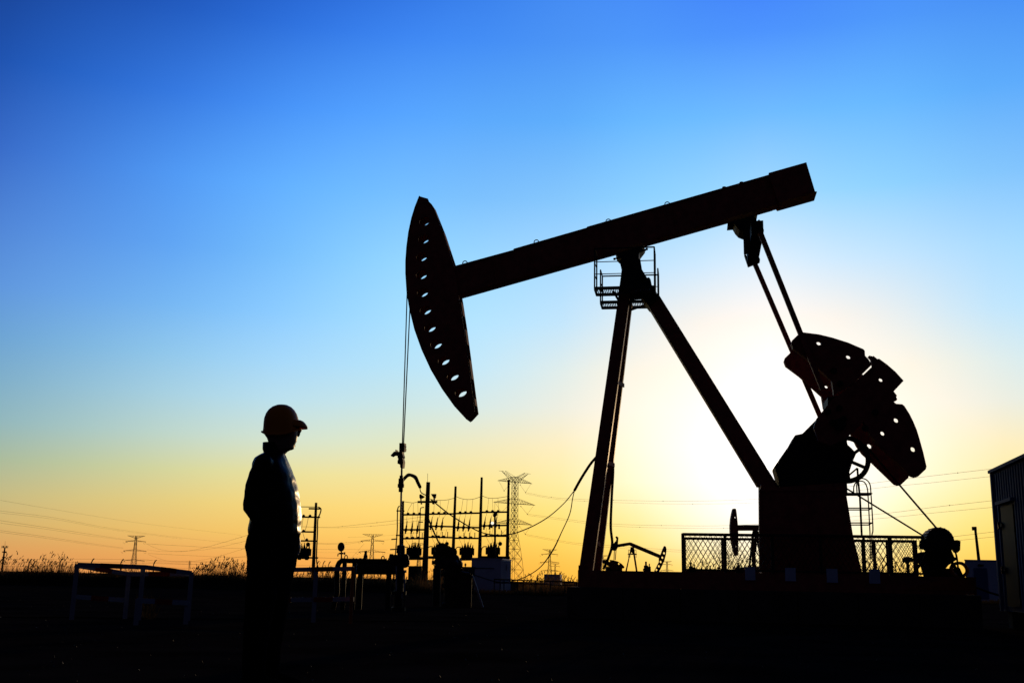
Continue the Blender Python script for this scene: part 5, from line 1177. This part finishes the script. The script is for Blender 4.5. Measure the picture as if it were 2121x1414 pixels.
# shirt
mb = MB(); mb.loft([ring(l, r, y, d) for l, r, y, d in torso])
for lst, Ya, Yb, cut in ((armN, YP - .2, YP - .13, 7), (armF, YP + .2, YP + .17, 6)):
    P, rr = arm_pts(lst, Ya, Yb); mb.path(P[:cut], [r + .004 for r in rr[:cut]], 14); mb.ball(P[0], .062, 12, 8)
sh_ = remeshed(mb, .010, 3, .5)
for i, v in enumerate(sh_.v):       # cloth folds
    nrm_ = Vector((v.x - at(570, 1030, YP).x, (v.y - YP) * .8, 0)).normalized()
    f = noise.noise(Vector((v.x * 7, v.y * 7, v.z * 16))) * .006 + noise.noise(Vector((v.x * 20, v.y * 20, v.z * 34))) * .0025
    sh_.v[i] = v + nrm_ * f
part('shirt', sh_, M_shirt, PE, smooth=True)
mb = MB()                          # stand collar
rings = [ring(549, 592, 945, .085), ring(544.5, 588, 930, .075), ring(545, 583, 917, .07), ring(549, 580, 918, .062), ring(553, 584, 935, .062)]
mb.loft(rings, cap=False); part('collar', mb, M_shirt, PE, smooth=True)
mb = MB(); mb.loft([ring(l, r, y, d) for l, r, y, d in hips]); mb.loft([ring(l, r, y, d, YLA) for l, r, y, d in legA]); mb.loft([ring(l, r, y, d, YLB) for l, r, y, d in legB])
tr = remeshed(mb, .010, 3, .5)
for i, v in enumerate(tr.v): tr.v[i] = v + Vector((1, .3, 0)) * (noise.noise(Vector((v.x * 9, v.y * 9, v.z * 13))) * .004 + noise.noise(Vector((v.x * 25, v.y * 25, v.z * 30))) * .003)
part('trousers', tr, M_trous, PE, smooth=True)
for Y, x in ((YLA, 524), (YLB, 558)):
    p = at(x, 1400, Y); mb = MB()
    secs = [(-.075, .022, .035, .05), (-.06, .036, .042, .095), (0, .042, .046, .11), (.06, .044, .048, .09), (.12, .046, .05, .07), (.17, .042, .046, .055), (.2, .03, .034, .04), (.212, .012, .014, .025)]
    mb.loft([[Vector((p.x + dx, Y + math.cos(t) * (w if math.sin(t) < 0 else w * .92), max(0.0, hgt * .5 + math.sin(t) * hgt * .5))) for t in [2 * math.pi * i / 14 for i in range(14)]] for dx, w, w2, hgt in secs])
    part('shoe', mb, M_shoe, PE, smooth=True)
mb = MB()                          # hair at the nape
mb.loft([ring(zp(l, y)[0], zp(r, y)[0], zp(0, y)[1], d, n=18) for l, r, y, d in [(205, 700, 700, .081), (200, 640, 790, .081), (218, 560, 840, .078), (250, 430, 885, .065), (280, 340, 900, .04)]]); part('hair', mb, M_hair, PE, smooth=True)
# hard hat
mb = MB(); hl = [(560, 625, 138, .012), (470, 715, 152, .04), (370, 800, 195, .07), (290, 868, 262, .093), (232, 918, 345, .108), (196, 950, 445, .117), (182, 972, 545, .121), (176, 985, 640, .123), (172, 985, 690, .124)]
rings = []
for k, (l, r, y, d) in enumerate(hl):
    rg = ring(zp(l, y)[0], zp(r, y)[0], zp(0, y)[1], d, n=32, e=1.0); rings.append(rg)
last = rings[-1]; c = sum(last, Vector()) / 32
low = []
for i, p in enumerate(last):
    t = 2 * math.pi * i / 32; dip = .052 * math.sin(t) ** 2 + (.018 if math.cos(t) < -.3 else 0) * (-math.cos(t)) ; low.append(p + Vector((0, 0, -dip)) + (p - c) * .02)
rings.append(low); mb.loft(rings, cap=False)
inner = [[c + (p - c) * .95 for p in low]]; mb.loft([low, inner[0]], cap=False); mb.f.append(tuple(range(0, 32)))
HT = part('hard_hat', mb, M_helm, PE, smooth=True)
mb = MB(); mb.path([p + (p - c).normalized() * .004 for p in low], .007, 8, True); part('rim', mb, M_helm, HT, smooth=True)
mb = MB(); rows = []               # peak
fc = at(*zp(900, 620), YP)
for j in range(7):
    s = j / 6; row = []
    for i in range(13):
        t = (i / 12 - .5) * 2; ang = t * 1.25; rad = .012 + .057 * s * (math.cos(ang * .95))
        row.append(Vector((fc.x + .012 + math.cos(ang) * rad * 1.0 + (math.cos(ang) - 1) * .05, YP + math.sin(ang) * (.075 + .012 * s), fc.z + .040 - .046 * s ** 2.2 * math.cos(ang * .7) - .012 * abs(t) ** 2)))
    rows.append(row)
n0 = len(mb.v); flat = [p for r_ in rows for p in r_]; mb.v += flat + [p - Vector((0, 0, .012 + .012 * (1 - (i // 13) / 6))) for i, p in enumerate(flat)]
K = len(flat)
for j in range(6):
    for i in range(12):
        a = j * 13 + i; mb.f += [(a, a + 1, a + 14, a + 13), (K + a, K + a + 13, K + a + 14, K + a + 1)]
for i in range(12): mb.f += [(78 + i, 79 + i, K + 79 + i, K + 78 + i), (i, K + i, K + i + 1, i + 1)]
for j in range(6): mb.f += [(j * 13, j * 13 + 13, K + j * 13 + 13, K + j * 13), (j * 13 + 12, K + j * 13 + 12, K + j * 13 + 25, j * 13 + 25)]
part('peak', mb, M_helm, HT, smooth=True)
# glasses
mb = MB(); lc = at(*zp(985, 750), YP)
for s in (-1, 1):
    cc = hc + fd * .105 + fs * s * .032 + Vector((0, 0, .002)); mb.path([cc + fs * .024 * math.cos(t) + Vector((0, 0, .019 * math.sin(t))) for t in [2 * math.pi * i / 16 for i in range(16)]], .0022, 5, True)
    mb.path([cc + fs * s * .024 + Vector((0, 0, .008)), hc + fs * s * .075 + fd * .02 + Vector((0, 0, .008)), hc + fs * s * .08 - fd * .02 + Vector((0, 0, .004))], .0022, 5)
mb.path([hc + fd * .107 - fs * .008, hc + fd * .110, hc + fd * .107 + fs * .008], .002, 5)
GL = part('glasses', mb, M_rubber, PE)
mb = MB()
for s in (-1, 1):
    cc = hc + fd * .105 + fs * s * .032 + Vector((0, 0, .002)); mb.lathe(cc - fd * .001, fd, [(0, .0), (0, .021), (.002, .021), (.003, .0)], 14)
part('lens', mb, M_lens, GL)
